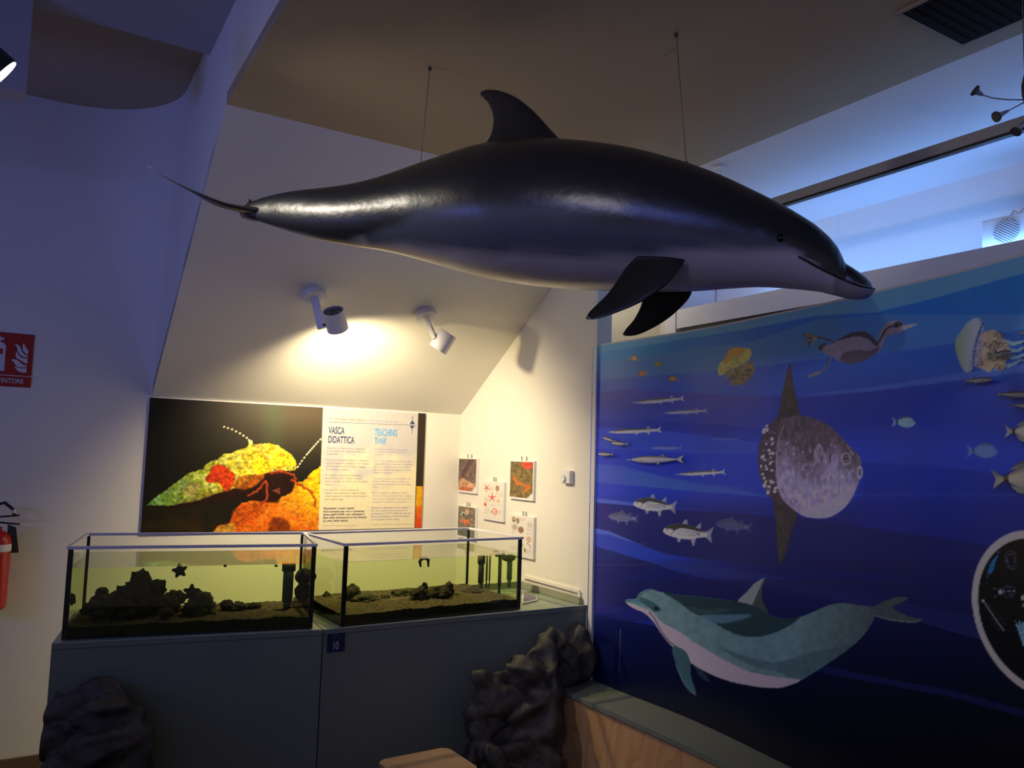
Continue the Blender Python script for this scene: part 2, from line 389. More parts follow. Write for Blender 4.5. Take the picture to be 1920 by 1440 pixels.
cv.band([(1108, 933), (1186, 942), (1267, 953), (1430, 968)], [(1108, 941), (1186, 948), (1267, 955), (1430, 969)], (78, 82, 164), .7, x1=1400, fade=200)
cv.band([(1108, 942), (1186, 949), (1267, 955), (1430, 966), (1504, 972), (1740, 1005), (1838, 1019), (2100, 1060)], [(1108, 990), (1143, 997), (1196, 1020), (1250, 1039), (1320, 1050), (1500, 1062), (1740, 1087), (2100, 1110)], (20, 22, 76), .75)
cv.band([(1108, 990), (1143, 997), (1196, 1020), (1250, 1039), (1320, 1050), (1500, 1058)], [(1108, 1022), (1161, 1037), (1214, 1053), (1267, 1071), (1320, 1084), (1500, 1120)], (32, 48, 142), .75, x1=1440, fade=200)
cv.band([(1108, 989), (1143, 996), (1196, 1019)], [(1108, 999), (1143, 1003), (1200, 1021)], (70, 78, 164), .7, x1=1215, fade=20)
cv.band([(1108, 1024), (1214, 1054), (1302, 1081), (1440, 1120), (1640, 1180)], [(1108, 1100), (1240, 1060), (1353, 1085), (1500, 1120), (1640, 1140)], (14, 16, 62), .3)
cv.band([(1240, 1058), (1307, 1060), (1440, 1078), (1573, 1107), (1800, 1150), (2000, 1190)], [(1240, 1060), (1440, 1100), (1640, 1140), (1780, 1183), (2000, 1240)], (40, 42, 108), .6)
cv.band([(1100, 1130), (1140, 1133), (1200, 1143), (1260, 1160)], [(1100, 1152), (1140, 1157), (1223, 1173), (1300, 1200)], (36, 36, 130), .65, x1=1280, fade=60)
cv.band([(1540, 1248), (1660, 1272), (1780, 1293), (1920, 1330)], [(1500, 1254), (1660, 1284), (1780, 1306), (1920, 1345)], (22, 28, 88), .6, x0=1500, fade=60)
cv.band([(1615, 866), (1740, 873), (1844, 884), (2100, 920)], [(1504, 972), (1740, 1005), (1838, 1019), (2100, 1060)], (22, 30, 110), .6, x0=1600, fade=20)
cv.band([(1600, 800), (1740, 806), (2000, 815)], [(1615, 866), (1740, 873), (1844, 884), (1900, 890)], (46, 44, 118), .6, x0=1590, x1=1860, fade=120)
cv.band([(1720, 1087), (1838, 1094), (2100, 1110)], [(1720, 1165), (1838, 1191), (2100, 1230)], (20, 22, 70), .55)
cv.C *= (1+.05*(fbm(X/40, Y/40, 3)-.5))[:, None]
cv.C[:] = cv.C*np.where((Y < 1050)[:, None], np.c_[.92-.10*np.clip((Y-720)/60, 0, 1), 1.0+.12*np.clip((Y-720)/60, 0, 1), 1.0+.10*np.clip((Y-720)/60, 0, 1)], [[.82, 1.0, .97]])
# soft purple zone near the left edge of the print
i = cv.sel(1090, 740, 1300, 1150); cv.put(i, .25*np.clip((1190-X[i])/100, 0, 1), (84, 56, 130))

def needle(x0, y0, x1, y1, al=1, far=(36, 44, 120)):
    L = math.hypot(x1-x0, y1-y0); a = math.atan2(y1-y0, x1-x0); s = L/100
    T = lambda p: rot(p, x0, y0, a, s, s)
    cv.poly(T([(88, -1.5), (92, -2), (99, -7), (96, 0), (100, 6), (92, 2), (88, 1.5)]), (140, 148, 155), .9, al)
    cv.poly(T([(72, -3), (75, -8), (79, -4), (84, -3)]), (120, 128, 140), .9, al)
    cv.poly(T([(72, 3), (76, 8), (80, 3)]), (125, 132, 145), .9, al)
    cv.poly(T([(52, 4), (55, 8), (56, 4)]), (150, 155, 160), .9, al)
    cv.poly(T([(0, .4), (12, -.8), (20, -3), (50, -4), (75, -3.4), (92, -1.5), (92, 1.5), (75, 3), (50, 4.4), (20, 3.4), (12, 1.6)]), (160, 163, 160), .9, al)
    cv.poly(T([(12, -.8), (20, -3.4), (50, -4.4), (75, -3.8), (92, -1.7), (75, -1.4), (50, -1.4), (20, -.6)]), (62, 66, 58), .9, al)
    cv.ell(*T([(17, -.2)])[0], 1.2, 1.2, (90, 92, 95), alpha=al)
for q in ((1184, 755, 1284, 747, 1), (1240, 774, 1327, 770, .75), (1136, 810, 1241, 806, 1), (1214, 840, 1279, 840, .38), (1328, 824, 1388, 823, .16), (1266, 889, 1361, 885, .95)): needle(*q)
def mullet(cx, cy, L, a, al):
    s = L/100; T = lambda p: rot(p, cx, cy, a, s, s)
    cv.poly(T([(-30+8, 12), (-18, 22), (-14, 21), (-12, 12)]), (118, 122, 138), 1, al)
    cv.poly(T([(6, 12), (12, 26), (15, 25), (17, 10)]), (118, 122, 138), 1, al)
    cv.poly(T([(-14, -15), (-8, -25), (-4, -24), (-2, -14)]), (118, 122, 138), 1, al)
    cv.poly(T([(14, -11), (24, -22), (25, -9)]), (118, 122, 138), 1, al)
    cv.poly(T([(30, -3), (40, -7), (50, -16), (46, 2), (50, 17), (38, 8), (30, 4)]), (112, 118, 134), 1, al)
    cv.poly(smooth_poly(T([(-50, 2), (-44, -6), (-30, -13), (-12, -16), (8, -13), (24, -7), (38, -4), (38, 5), (22, 9), (4, 14), (-14, 14), (-30, 12), (-44, 8)])), (150, 154, 160), 1, al)
    cv.poly(smooth_poly(T([(-46, -4), (-30, -13), (-12, -16), (8, -13), (24, -7), (38, -4), (24, -3), (4, -6), (-14, -7), (-22, -4), (-28, 0), (-33, -3)])), (42, 46, 46), 1, al)
    for k in range(4): cv.line(T([(-20, -3+3*k), (0, -2+3*k), (24, -1+1.6*k)]), .8, (80, 84, 96), .8, al*.8)
    cv.line(T([(-32, -5), (-29, 2), (-34, 9)]), .9, (80, 86, 84), .8, al); cv.ell(*T([(-42, -1)])[0], 1.1, 1.1, (30, 34, 36), alpha=al)
mullet(1228, 947, 81, .10, .95); mullet(1290, 998, 94, .10, 1); mullet(1169, 970, 56, .1, .4); mullet(1376, 985, 68, .12, .3)
def bream(cx, cy, L, al, d=1):
    s = L/100; T = lambda p: rot(p, cx, cy, .03, s*d, s)
    cv.poly(T([(-28, -2), (-50, -24), (-42, 0), (-48, 24), (-28, 4)]), (104, 132, 158), 1, al)
    cv.poly(smooth_poly(T([(-28, -3), (-14, -18), (8, -26), (30, -20), (48, -4), (50, 3), (40, 14), (16, 22), (-10, 16), (-28, 5)])), (110, 144, 170), 1, al)
    cv.poly(smooth_poly(T([(-20, -12), (8, -29), (38, -19), (20, -19), (0, -17)])), (50, 66, 84), 1, al)
    cv.ell(*T([(-27, 0)])[0], 4*s, 7*s, (20, 26, 40), alpha=al)
    cv.line(T([(30, -14), (24, 0), (28, 12)]), 1, (80, 105, 132), alpha=al); cv.ell(*T([(39, -3)])[0], 1.4, 1.4, (30, 40, 60), alpha=al)
bream(1694, 792, 44, .95); bream(1841, 846, 58, .55)
for x, y, d, c in ((1189, 672, 1, (168, 128, 84)), (1234, 682, 1, (110, 110, 74)), (1204, 700, -1, (160, 96, 56)), (1262, 710, -1, (140, 104, 44))):
    cv.poly(rot([(-4, 0), (-9, -4), (-8, 0), (-9, 4)], x, y, 0, d, 1), c, 1)
    cv.ell(x+1*d, y, 6.5, 4.6, c); cv.ell(x+1*d, y, 6.5, 4.6, (60, 52, 50), ring=.9, alpha=.6); cv.ell(x+5*d, y-1, .9, .9, (40, 40, 40))
# fried-egg jellyfish
cv.poly([(1357, 698), (1372, 712), (1368, 720), (1380, 723), (1396, 718), (1408, 706), (1416, 692), (1410, 676), (1395, 684)], (92, 84, 56), 1.2, rough=2, rsc=3, nz=.7, nsc=2.2)
for k in range(16):
    t = k/15; x = 1360+48*t+3*math.sin(k*7); y = 704-20*t+5*math.cos(k*5); cv.ell(x, y, 3.4, 3.0, (136, 116, 78), ring=1.0, alpha=.9); cv.ell(x+1, y+6, 2.6, 2.4, (40, 34, 44), ring=1.0, alpha=.9)
rr = random.Random(3)
for k in range(22): cv.ell(1352+rr.random()*64, 722+rr.random()*14-(k % 4)*6, .9, .9, (28, 26, 60))
cv.poly(smooth_poly([(1347, 702), (1346, 690), (1354, 676), (1372, 664), (1392, 654), (1404, 653), (1409, 663), (1404, 674), (1390, 685), (1368, 693), (1354, 704)]), (150, 148, 78), 1, nz=.25)
cv.poly(smooth_poly([(1357, 680), (1362, 664), (1370, 654), (1384, 651), (1396, 655), (1386, 663), (1372, 671), (1362, 682)]), (206, 118, 44), 1, nz=.15)
cv.line([(1358, 682), (1374, 673), (1392, 660), (1402, 653)], 1, (90, 84, 40), alpha=.8)
# diving shag
LG = (70, 72, 80)
cv.line([(1573, 646), (1556, 638), (1539, 633), (1530, 632)], 3.2, (50, 50, 58))
cv.poly([(1506, 625), (1524, 626), (1534, 632), (1522, 640), (1518, 651), (1512, 640), (1516, 634), (1506, 632)], (64, 64, 66), 1)
for q in ((1510, 628, 1530, 632), (1514, 640, 1530, 633), (1519, 648, 1531, 634)): cv.line([q[:2], q[2:]], 1.6, (130, 128, 122))
cv.line([(1560, 664), (1553, 684), (1545, 694), (1530, 700), (1517, 705)], 3.6, (92, 96, 100), w2=4.2); cv.line([(1556, 670), (1550, 687), (1542, 696)], 1.0, (36, 38, 48))
cv.line([(1536, 699), (1517, 706)], 4.2, (104, 104, 100))
body = smooth_poly([(1694, 618), (1686, 624), (1668, 629), (1658, 639), (1652, 653), (1640, 664), (1622, 676), (1595, 682), (1574, 677), (1558, 667), (1540, 660), (1534, 651), (1542, 644), (1556, 647), (1574, 635), (1595, 625), (1615, 622), (1633, 629), (1644, 643), (1648, 627), (1660, 607), (1675, 601), (1692, 605)])
cv.poly(body, (112, 108, 118), 1.2, nz=.12)
cv.poly([(1693, 610), (1719, 607), (1720, 609), (1697, 618), (1692, 618)], (138, 136, 136), 1)
cv.poly(smooth_poly([(1575, 676), (1582, 662), (1606, 656), (1628, 658), (1650, 650), (1640, 664), (1622, 676), (1595, 682)]), (72, 64, 74), 1.5)
cv.poly(smooth_poly([(1568, 639), (1592, 626), (1615, 621), (1634, 628), (1646, 646), (1640, 648), (1628, 636), (1608, 631), (1588, 634)]), (46, 44, 52), 1, rough=1.2, rsc=3)
cv.poly(smooth_poly([(1534, 651), (1542, 644), (1550, 645), (1543, 652), (1540, 660)]), (50, 48, 56), 1)
cv.line([(1645, 646), (1652, 634), (1660, 618), (1672, 611), (1680, 613)], 3.2, (38, 38, 46)); cv.poly(smooth_poly([(1676, 607), (1684, 603), (1692, 607), (1688, 612), (1680, 614)]), (34, 34, 42), 1)
cv.ell(1684, 608, 1.2, 1.2, (120, 130, 130))
# barrel jellyfish at the right
TB = (122, 152, 160)
for q in ([(1880, 640), (1900, 645), (1922, 640)], [(1884, 656), (1905, 658), (1928, 650)], [(1868, 690), (1896, 684), (1924, 672)], [(1888, 668), (1906, 670), (1926, 662)]):
    cv.line(q, 9, TB, alpha=.9, w2=3)
for q in ((1919, 644), (1922, 655), (1918, 672), (1925, 664), (1913, 680)): cv.ell(q[0], q[1], 4.5, 2.2, (28, 22, 62), ang=-.4)
arm = smooth_poly([(1829, 636), (1844, 624), (1862, 618), (1876, 628), (1886, 640), (1892, 650), (1890, 668), (1884, 682), (1878, 695), (1862, 690), (1856, 698), (1842, 692), (1832, 686), (1827, 668)])
cv.poly(arm, (142, 134, 108), 1, nz=.2)
for k in range(34):
    x = 1834+rr.random()*52; y = 626+rr.random()*66; cv.ell(x, y, 5.5, 3.6, (58, 50, 58), ang=rr.random()*3, ring=1.0, alpha=.75, soft=.9)
cv.poly(smooth_poly([(1826, 640), (1840, 634), (1842, 660), (1832, 684), (1824, 686)]), (128, 126, 148), 1, alpha=.8, nz=.2)
cv.poly(smooth_poly([(1831, 597), (1841, 604), (1845, 616), (1838, 632), (1828, 664), (1830, 684), (1817, 697), (1812, 690), (1822, 640)]), (112, 130, 150), 1)
for k in range(18): t = k/17; cv.ell(1842-17*t-5*math.sin(t*3.1), 608+86*t, 1.9, 1.9, (30, 32, 70))
cv.poly(smooth_poly([(1831, 597), (1815, 604), (1798, 627), (1790, 645), (1797, 674), (1806, 693), (1815, 697), (1818, 677), (1826, 640), (1838, 612)]), (128, 152, 132), 1, colf=lambda x, y: np.c_[108+28*np.clip((x-1790)/40, 0, 1), 128+22*np.clip((x-1790)/40, 0, 1), 92+70*np.clip((x-1790)/40, 0, 1)])

# sunfish
def c_sun(x, y):
    t = np.clip((y-(835+18*np.sin(x/14)))/70, 0, 1)+(fbm(x/7, y/12, 4)-.5)*.5; t = np.clip(t, 0, 1)[:, None]
    b = np.array([70, 62, 70])*(1-t)+np.array([128, 124, 156])*t
    return b*(1+.28*(fbm(x/5, y/9, 8)-.5)*2)[:, None]
DF = (54, 50, 50)
cv.poly(smooth_poly([(1480, 681), (1485, 702), (1491, 736), (1499, 774), (1502, 785), (1462, 787), (1464, 754), (1471, 719)]), DF, 1, nz=.2)
cv.poly(smooth_poly([(1452, 936), (1454, 979), (1457, 1024), (1462, 1060), (1465, 1056), (1474, 1036), (1484, 997), (1495, 965), (1482, 945)]), (48, 44, 50), 1, nz=.2)
for k in range(5): cv.line([(1458+6*k, 960), (1463+2.4*k, 1050-8*k)], .9, (84, 76, 70), alpha=.5)
cv.poly(smooth_poly([(1466, 783), (1445, 794), (1431, 813), (1423, 837), (1421.5, 868), (1426, 896), (1436, 920), (1452, 940), (1470, 940), (1462, 860)]), (58, 50, 62), 1, nz=.15)
for k in range(7): y = 812+18*k; cv.line([(1425+abs(3.2-k)*2.4, y-4), (1455, y)], .9, (128, 122, 140), alpha=.8)
for k in range(34):
    t = rr.random(); x = 1426+rr.random()*24+12*abs(t-.5); y = 792+t*140; cv.ell(x, y, 1.6+rr.random()*2, 2+rr.random()*2, (158, 156, 190), ang=rr.random())
body = smooth_poly([(1464, 788), (1480, 781), (1501, 779), (1528, 785), (1556, 799), (1580, 823), (1601, 844), (1614, 860), (1615, 878), (1612, 897), (1604, 920), (1587, 948), (1567, 964), (1549, 971), (1521, 971), (1500, 964), (1480, 949), (1466, 934), (1457, 910), (1454, 875), (1455, 840), (1459, 812)])
cv.poly(body, DF, 1, colf=c_sun)
cv.poly(smooth_poly([(1500, 964), (1521, 971), (1549, 971), (1567, 964), (1587, 948), (1600, 928), (1594, 912), (1578, 922), (1560, 936), (1530, 948), (1510, 952)]), (138, 136, 172), 3, .8)
for k in range(90):
    x = 1462+rr.random()*140; y = 815+rr.random()*140; cv.ell(x, y, 1+rr.random()*1.2, 1.2+rr.random()*2.2, (156, 152, 186), alpha=.55 if sdf(np.array([x]), np.array([y]), body)[0] < -3 else 0)
cv.line([(1470, 797), (1461, 820), (1457, 850), (1457, 885), (1464, 925), (1476, 945)], 1.6, (136, 130, 130), alpha=.8)
pf = smooth_poly([(1535, 831), (1543, 842), (1548, 856), (1540, 870), (1529, 863), (1526, 850)])
cv.poly(pf, (118, 112, 132), 1)
for k in range(6): cv.line([(1541, 868), (1530+3*k, 838+2*abs(k-2))], .8, (60, 52, 64), alpha=.8)
cv.ell(1586.5, 860, 8.5, 10.5, (134, 130, 138), ring=2); cv.ell(1586.5, 860, 5, 6.5, (56, 50, 58)); cv.ell(1586.5, 860, 3.2, 4.2, (136, 134, 140), ring=1); cv.ell(1586.5, 860, 1.8, 2.4, (20, 20, 26))
cv.line([(1594, 845), (1600, 852)], 2.6, (134, 132, 150)); cv.line([(1569, 856), (1570, 866)], 2.4, (140, 136, 156)); cv.line([(1557, 853), (1556, 866)], 2.4, (40, 36, 44))
for k in range(6): cv.line([(1576+5*k, 880), (1582+4*k, 900), (1578+4*k, 918)], 1.0, (150, 148, 178), alpha=.7)
cv.ell(1612, 886, 4.5, 10, (146, 150, 196), ring=2); cv.ell(1613, 886, 2, 7, (80, 84, 120))

# painted dolphin
D = lambda p: [(1140+x/3, 1060+y/3) for x, y in p]
cv.poly(smooth_poly(D([(480, 560), (530, 590), (572, 658), (520, 625)])), (24, 40, 56), 1.2)
cv.poly(smooth_poly(D([(1450, 245), (1510, 225), (1560, 200), (1620, 180), (1692, 181), (1650, 210), (1600, 238), (1690, 286), (1768, 304), (1720, 324), (1600, 314), (1500, 288), (1430, 285)])), (48, 62, 66), 1, nz=.1)
cv.line(D([(1440, 282), (1500, 283), (1600, 308), (1720, 320), (1762, 306)]), 1.2, (110, 124, 130), alpha=.8)
cv.poly(smooth_poly(D([(728, 206), (780, 150), (830, 97), (884, 72), (866, 130), (868, 200), (900, 262), (850, 246), (790, 222)])), (104, 114, 118), 1, colf=lambda x, y: np.where((x > 1140+(800+(y-1060)*0)/3+(1142-y)*.45)[:, None], [[52, 60, 58]], [[106, 116, 120]]))
bp = D([(98, 205), (112, 190), (155, 188), (172, 162), (200, 143), (240, 134), (300, 150), (400, 165), (550, 180), (730, 205), (850, 240), (920, 285), (1000, 300), (1080, 290), (1160, 260), (1240, 225), (1320, 212), (1400, 222), (1480, 238), (1500, 290), (1440, 390), (1340, 480), (1200, 575), (1080, 650), (1000, 680), (930, 688), (800, 675), (650, 640), (500, 570), (400, 490), (320, 410), (250, 310), (200, 265), (140, 238)])
def c_dol(x, y):
    t = np.clip((x-1490)/150, 0, 1)+.2*(fbm(x/9, y/6, 2)-.5); t = np.clip(t, 0, 1)[:, None]
    return np.array([78, 105, 114])*(1-t)+np.array([54, 68, 74])*t
cv.poly(smooth_poly(bp), (80, 110, 124), 1.1, colf=c_dol, nz=.12, nsc=10)
cv.poly(smooth_poly(D([(620, 460), (800, 560), (950, 600), (1080, 640), (1200, 575), (1340, 480), (1400, 420), (1250, 470), (1100, 500), (950, 545), (800, 520)])), (52, 72, 84), 4, .7, nz=.2)
cv.poly(smooth_poly(D([(102, 208), (150, 222), (195, 240), (250, 262), (300, 318), (400, 372), (500, 440), (650, 530), (800, 598), (950, 628), (1080, 645), (1000, 682), (930, 690), (800, 677), (650, 642), (500, 572), (400, 492), (320, 412), (250, 312), (200, 267), (140, 240)])), (132, 126, 142), 2, rough=1, rsc=4)
cv.poly(smooth_poly(D([(310, 151), (400, 165), (550, 180), (730, 205), (850, 240), (920, 285), (1000, 300), (1080, 292), (1010, 345), (920, 385), (840, 402), (740, 395), (640, 350), (560, 300), (470, 262), (410, 215)])), (26, 46, 54), 2.5, rough=1.2, rsc=4)
cv.poly(smooth_poly(D([(520, 282), (640, 278), (780, 275), (800, 290), (700, 318), (590, 326)])), (70, 100, 120), 4, .8, rough=1)
cv.poly(smooth_poly(D([(450, 232), (560, 250), (640, 242), (700, 250), (580, 272), (500, 268)])), (52, 68, 74), 3, .6)
cv.poly(smooth_poly(D([(180, 180), (230, 195), (280, 225), (300, 255), (262, 262), (235, 240), (190, 210)])), (36, 62, 72), 2, .85)
cv.line(D([(240, 140), (205, 150), (168, 178), (172, 196), (230, 218), (250, 236)]), 1.8, (40, 64, 72), alpha=.9)
cv.line(D([(104, 200), (160, 205), (215, 225), (250, 243)]), 1.6, (30, 50, 60)); cv.ell(*D([(272, 243)])[0], 5, 3.4, (14, 22, 30), ang=.3)
cv.poly(D([(104, 194), (150, 190), (190, 208), (240, 232), (160, 212)]), (54, 92, 112), 1)
cv.line(D([(232, 262), (262, 300), (300, 372), (345, 430), (390, 462)]), 2.2, (48, 46, 56), alpha=.8)
cv.line(D([(465, 425), (505, 442)]), 2.2, (104, 98, 112), alpha=.7)
cv.poly(smooth_poly(D([(362, 462), (430, 478), (462, 540), (466, 620), (497, 730), (440, 690), (392, 590)])), (44, 70, 82), 1, nz=.1)
cv.line(D([(380, 560), (420, 650), (492, 728)]), 1, (96, 118, 126), alpha=.7)
# joint between two mural sheets
cv.line([(1163, 1180), (1161, 1262)], .8, (96, 104, 140), alpha=.7); cv.line([(1171, 640), (1168, 1180)], 1, (20, 28, 70), alpha=.12)
# plankton inset: a circle in the print itself, measured on the wall
pl, kl = mural_hit(1822, 1110); pt_, kt = mural_hit(1915, 992)
S = np.repeat(np.interp(ks, np.arange(900), MS)[None], nh, 0).ravel(); Hh = np.repeat(hs[:, None], ns, 1).ravel()
sl = np.interp(kl, np.arange(900), MS); ht = pt_[2]-EYE; hl = -.355
R = ht-hl
sc = sl+R*.98
dd = np.hypot((S-sc)/.98, Hh-hl)-R
cv.put(A, np.clip(.5-dd/.003, 0, 1), (138, 138, 142)); cv.put(A, np.clip(.5-(dd+.021)/.003, 0, 1), (4, 8, 16))
PK = lambda p: [(1720+x*.236, 960+y*.236) for x, y in p]
cv.poly(smooth_poly(PK([(652, 285), (640, 350), (620, 400), (600, 470), (565, 500), (545, 570), (558, 500), (575, 420), (610, 370), (635, 340)])), (20, 84, 136), 1)
for q in ((748, 382, 46, 72, -.2), (745, 385, 30, 52, 0), (722, 632, 52, 48, .1), (720, 632, 34, 36, 0)): cv.ell(*PK([q[:2]])[0], q[2]*.236, q[3]*.236, (62, 62, 92), ang=q[4], ring=1)
cv.ell(*PK([(660, 634)])[0], 3.5, 4.5, (128, 128, 150)); cv.line(PK([(660, 634), (770, 628)]), 1.4, (110, 112, 140)); cv.line(PK([(600, 604), (640, 610)]), 1, (90, 90, 120)); cv.line(PK([(610, 676), (645, 660)]), 1, (90, 90, 120))
cv.line(PK([(522, 702), (560, 760), (620, 850), (690, 945)]), 2, (110, 114, 116)); cv.line(PK([(570, 740), (640, 810), (700, 900), (700, 950), (640, 930), (590, 840)]), 1, (58, 58, 60)); cv.ell(*PK([(522, 704)])[0], 2.5, 2.5, (130, 132, 136))
cv.poly(PK([(770, 855), (800, 900), (810, 860), (825, 900), (840, 860), (870, 920), (860, 1080), (840, 1060)]), (84, 122, 152), 1, nz=.4, nsc=3)
for q in ([(830, 680), (870, 640)], [(835, 690), (880, 690)], [(840, 745), (870, 715)]): cv.line(PK(q), 4, (132, 132, 134))
cols = np.clip(lin(np.clip(cv.C, 0, 255))*3.0, 0, .92)
mur = empty('mural_wall', (MC[0, 0], MC[0, 1], EYE+MH0), 'curved blue mural wall painted with fish, sunfish, dolphin, jellyfish and a diving bird', 'mural')
grid('mural_print', P, M_print, mur, cols, smooth=True)
# body of the wall behind the print, with pale top edge
bm = bmesh.new(); rings = []
for k in range(0, 900, 29):
    p = MC[k]; q = MC[k]-MNRM[k]*.05; p2 = MC[k]-MNRM[k]*.002
    rings.append([bm.verts.new((p2[0], p2[1], EYE+MH0)), bm.verts.new((q[0], q[1], EYE+MH0)), bm.verts.new((q[0], q[1], EYE+MH1+.008)), bm.verts.new((p2[0], p2[1], EYE+MH1+.008))])
for a, b in zip(rings, rings[1:]):
    for k in range(4): bm.faces.new((a[k], b[k], b[(k+1) % 4], a[(k+1) % 4]))
bm.faces.new(rings[0]); bm.faces.new(rings[-1][::-1])
frombm('wall_panel', bm, M_trim, mur)
o = st(unbox('trim_4', UR-.012, UR+.08, 3.205, 3.235, -1.07, MH1+.6, M_trim))

# bench with plywood front and grey ledge under the mural
LF = np.array([(.25, 3.87), (.40, 3.63), (.58, 3.34), (.70, 3.14), (.80, 2.965), (.90, 2.76), (.98, 2.56), (1.05, 2.33), (1.11, 2.05), (1.15, 1.7), (1.17, 1.3)])
LC, _ = resample(LF, 60); MB, _ = resample(MP, 60)
def strip_solid(name, A1, B1, h0, h1, mat, parent):
    bm = bmesh.new(); rs = []
    for a, b in zip(A1, B1): rs.append([bm.verts.new((a[0], a[1], EYE+h0)), bm.verts.new((b[0], b[1], EYE+h0)), bm.verts.new((b[0], b[1], EYE+h1)), bm.verts.new((a[0], a[1], EYE+h1))])
    for a, b in zip(rs, rs[1:]):
        for k in range(4): bm.faces.new((a[k], b[k], b[(k+1) % 4], a[(k+1) % 4]))
    bm.faces.new(rs[0]); bm.faces.new(rs[-1][::-1]); return frombm(name, bm, mat, parent)
bench = empty('display_bench', (LC[0, 0], LC[0, 1], 0), 'curved plywood bench plinth with olive grey ledge under the blue mural', 'bench')
tn = np.gradient(LC, axis=0); tn /= np.hypot(*tn.T)[:, None]; ln = np.c_[tn[:, 1], -tn[:, 0]]; ln = ln if ln[20]@(-LC[20]) > 0 else -ln
def plywood():
    m, nt, b = nodes('plywood'); n = nt.nodes; l = nt.links
    tc = n.new('ShaderNodeTexCoord'); mp = n.new('ShaderNodeMapping'); mp.inputs['Scale'].default_value = (1.2, 1.2, .45); l.new(tc.outputs['Object'], mp.inputs[0])
    t = n.new('ShaderNodeTexNoise'); t.inputs['Scale'].default_value = 3.2; t.inputs['Detail'].default_value = 2; t.inputs['Distortion'].default_value = .6; l.new(mp.outputs[0], t.inputs[0])
    mu = n.new('ShaderNodeMath'); mu.operation = 'MULTIPLY'; mu.inputs[1].default_value = 7; l.new(t.outputs[0], mu.inputs[0])
    fr = n.new('ShaderNodeMath'); fr.operation = 'FRACT'; l.new(mu.outputs[0], fr.inputs[0])
    r = n.new('ShaderNodeValToRGB'); r.color_ramp.elements[0].color = (.55, .30, .145, 1); r.color_ramp.elements[1].color = (.66, .39, .20, 1)
    l.new(fr.outputs[0], r.inputs[0]); l.new(r.outputs[0], b.inputs['Base Color']); b.inputs['Roughness'].default_value = .5
    return m
M_ply = plywood()
strip_solid('plywood_front', LC+ln*-.012, LC-ln*.03, -1.6, -1.095, M_ply, bench)
strip_solid('ledge_top', LC, MB-0*MB, -1.092, -1.072, M_ledge, bench)

# ------------------------------------------------------------------ counter
HCt = -.7237                                           # counter top, below eye
C0 = hith(97, 1207, HCt); C1 = hith(606, 1181, HCt); C2 = hith(1100, 1135, HCt)
def nrm2(a, b): d = b-a; d = d/np.linalg.norm(d); return d, np.array([-d[1], d[0], 0])
d1, n1 = nrm2(C0, C1); d2, n2 = nrm2(C1, C2)
B0 = C0+n1*.60; B2 = C2+n2*.60
# back corner between the two units
nm = (n1+n2)/np.linalg.norm(n1+n2); Bm = C1+nm*.60/(nm@n1)
def unit(name, poly, label):
    e = empty(name, (poly[0][0], poly[0][1], 0), label, 'counter', 'grey-green counter units')
    lo = [np.array([p[0], p[1], 0]) for p in poly]
    prism('body', lo, Z*(EYE+HCt-.022), M_counter, e)
    prism('worktop', [np.array([p[0], p[1], EYE+HCt-.020]) for p in poly], Z*.020, M_ctop, e)
    a, b = poly[0], poly[1]; d, nn = nrm2(a, b)
    boxo('edge_band', (a+b)/2-nn*.003-Z*.010+Z*0, d*np.linalg.norm(b-a)/2*.998, nn*.002, Z*.0095, M_counter, e)
    return e
g = .0025
cu1 = unit('counter_unit', [C0, C1-d1*g, Bm-d1*g, B0], 'grey-green counter unit under the left tank')
cu2 = unit('counter_unit', [C1+d2*g, C2, B2, Bm+d2*g], 'grey-green counter unit with the number 10 sign, under the right tank')
# thin pale top edge lines
for cu, a, b in ((cu1, C0, C1-d1*g), (cu2, C1+d2*g, C2)):
    d, nn = nrm2(a, b); boxo('top_edge', (a+b)/2-nn*.003+Z*.0015, d*np.linalg.norm(b-a)/2*.998, nn*.003, Z*.0015, M_edge, cu)
# upstand at the back and the wall side
up = empty('worktop_upstand', B2, 'low olive upstand around the back corner of the counter', 'upstand')
M_up = paint('olive_upstand', (.30, .31, .22), .5, .05)
boxo('back_strip', (Bm+B2)/2-n2*.02+Z*.018-d2*.0, d2*np.linalg.norm(B2-Bm)/2, n2*.009, Z*.016, M_up, up)
boxo('side_strip', (C2+B2)/2-d2*.016+Z*.018, d2*.009, n2*.27, Z*.016, M_up, up)
tr = empty('wall_trunking', un(UR, 3.5, -.66), 'cream cable trunking frame on the wall above the counter corner', 'trunking')
q0 = hitu(984, 1083); q1 = hitu(1089, 1106); q0[2] = q1[2] = (q0[2]+q1[2])/2
for a, b in ((q0, q1), (q1, q1-Z*.075)):
    dd_ = (b-a); L_ = np.linalg.norm(dd_); dd_ = dd_/L_; boxo('channel', (a+b)/2-U*.006, dd_*L_/2, U*.006, np.cross(dd_, U)*.008, M_wall, tr)

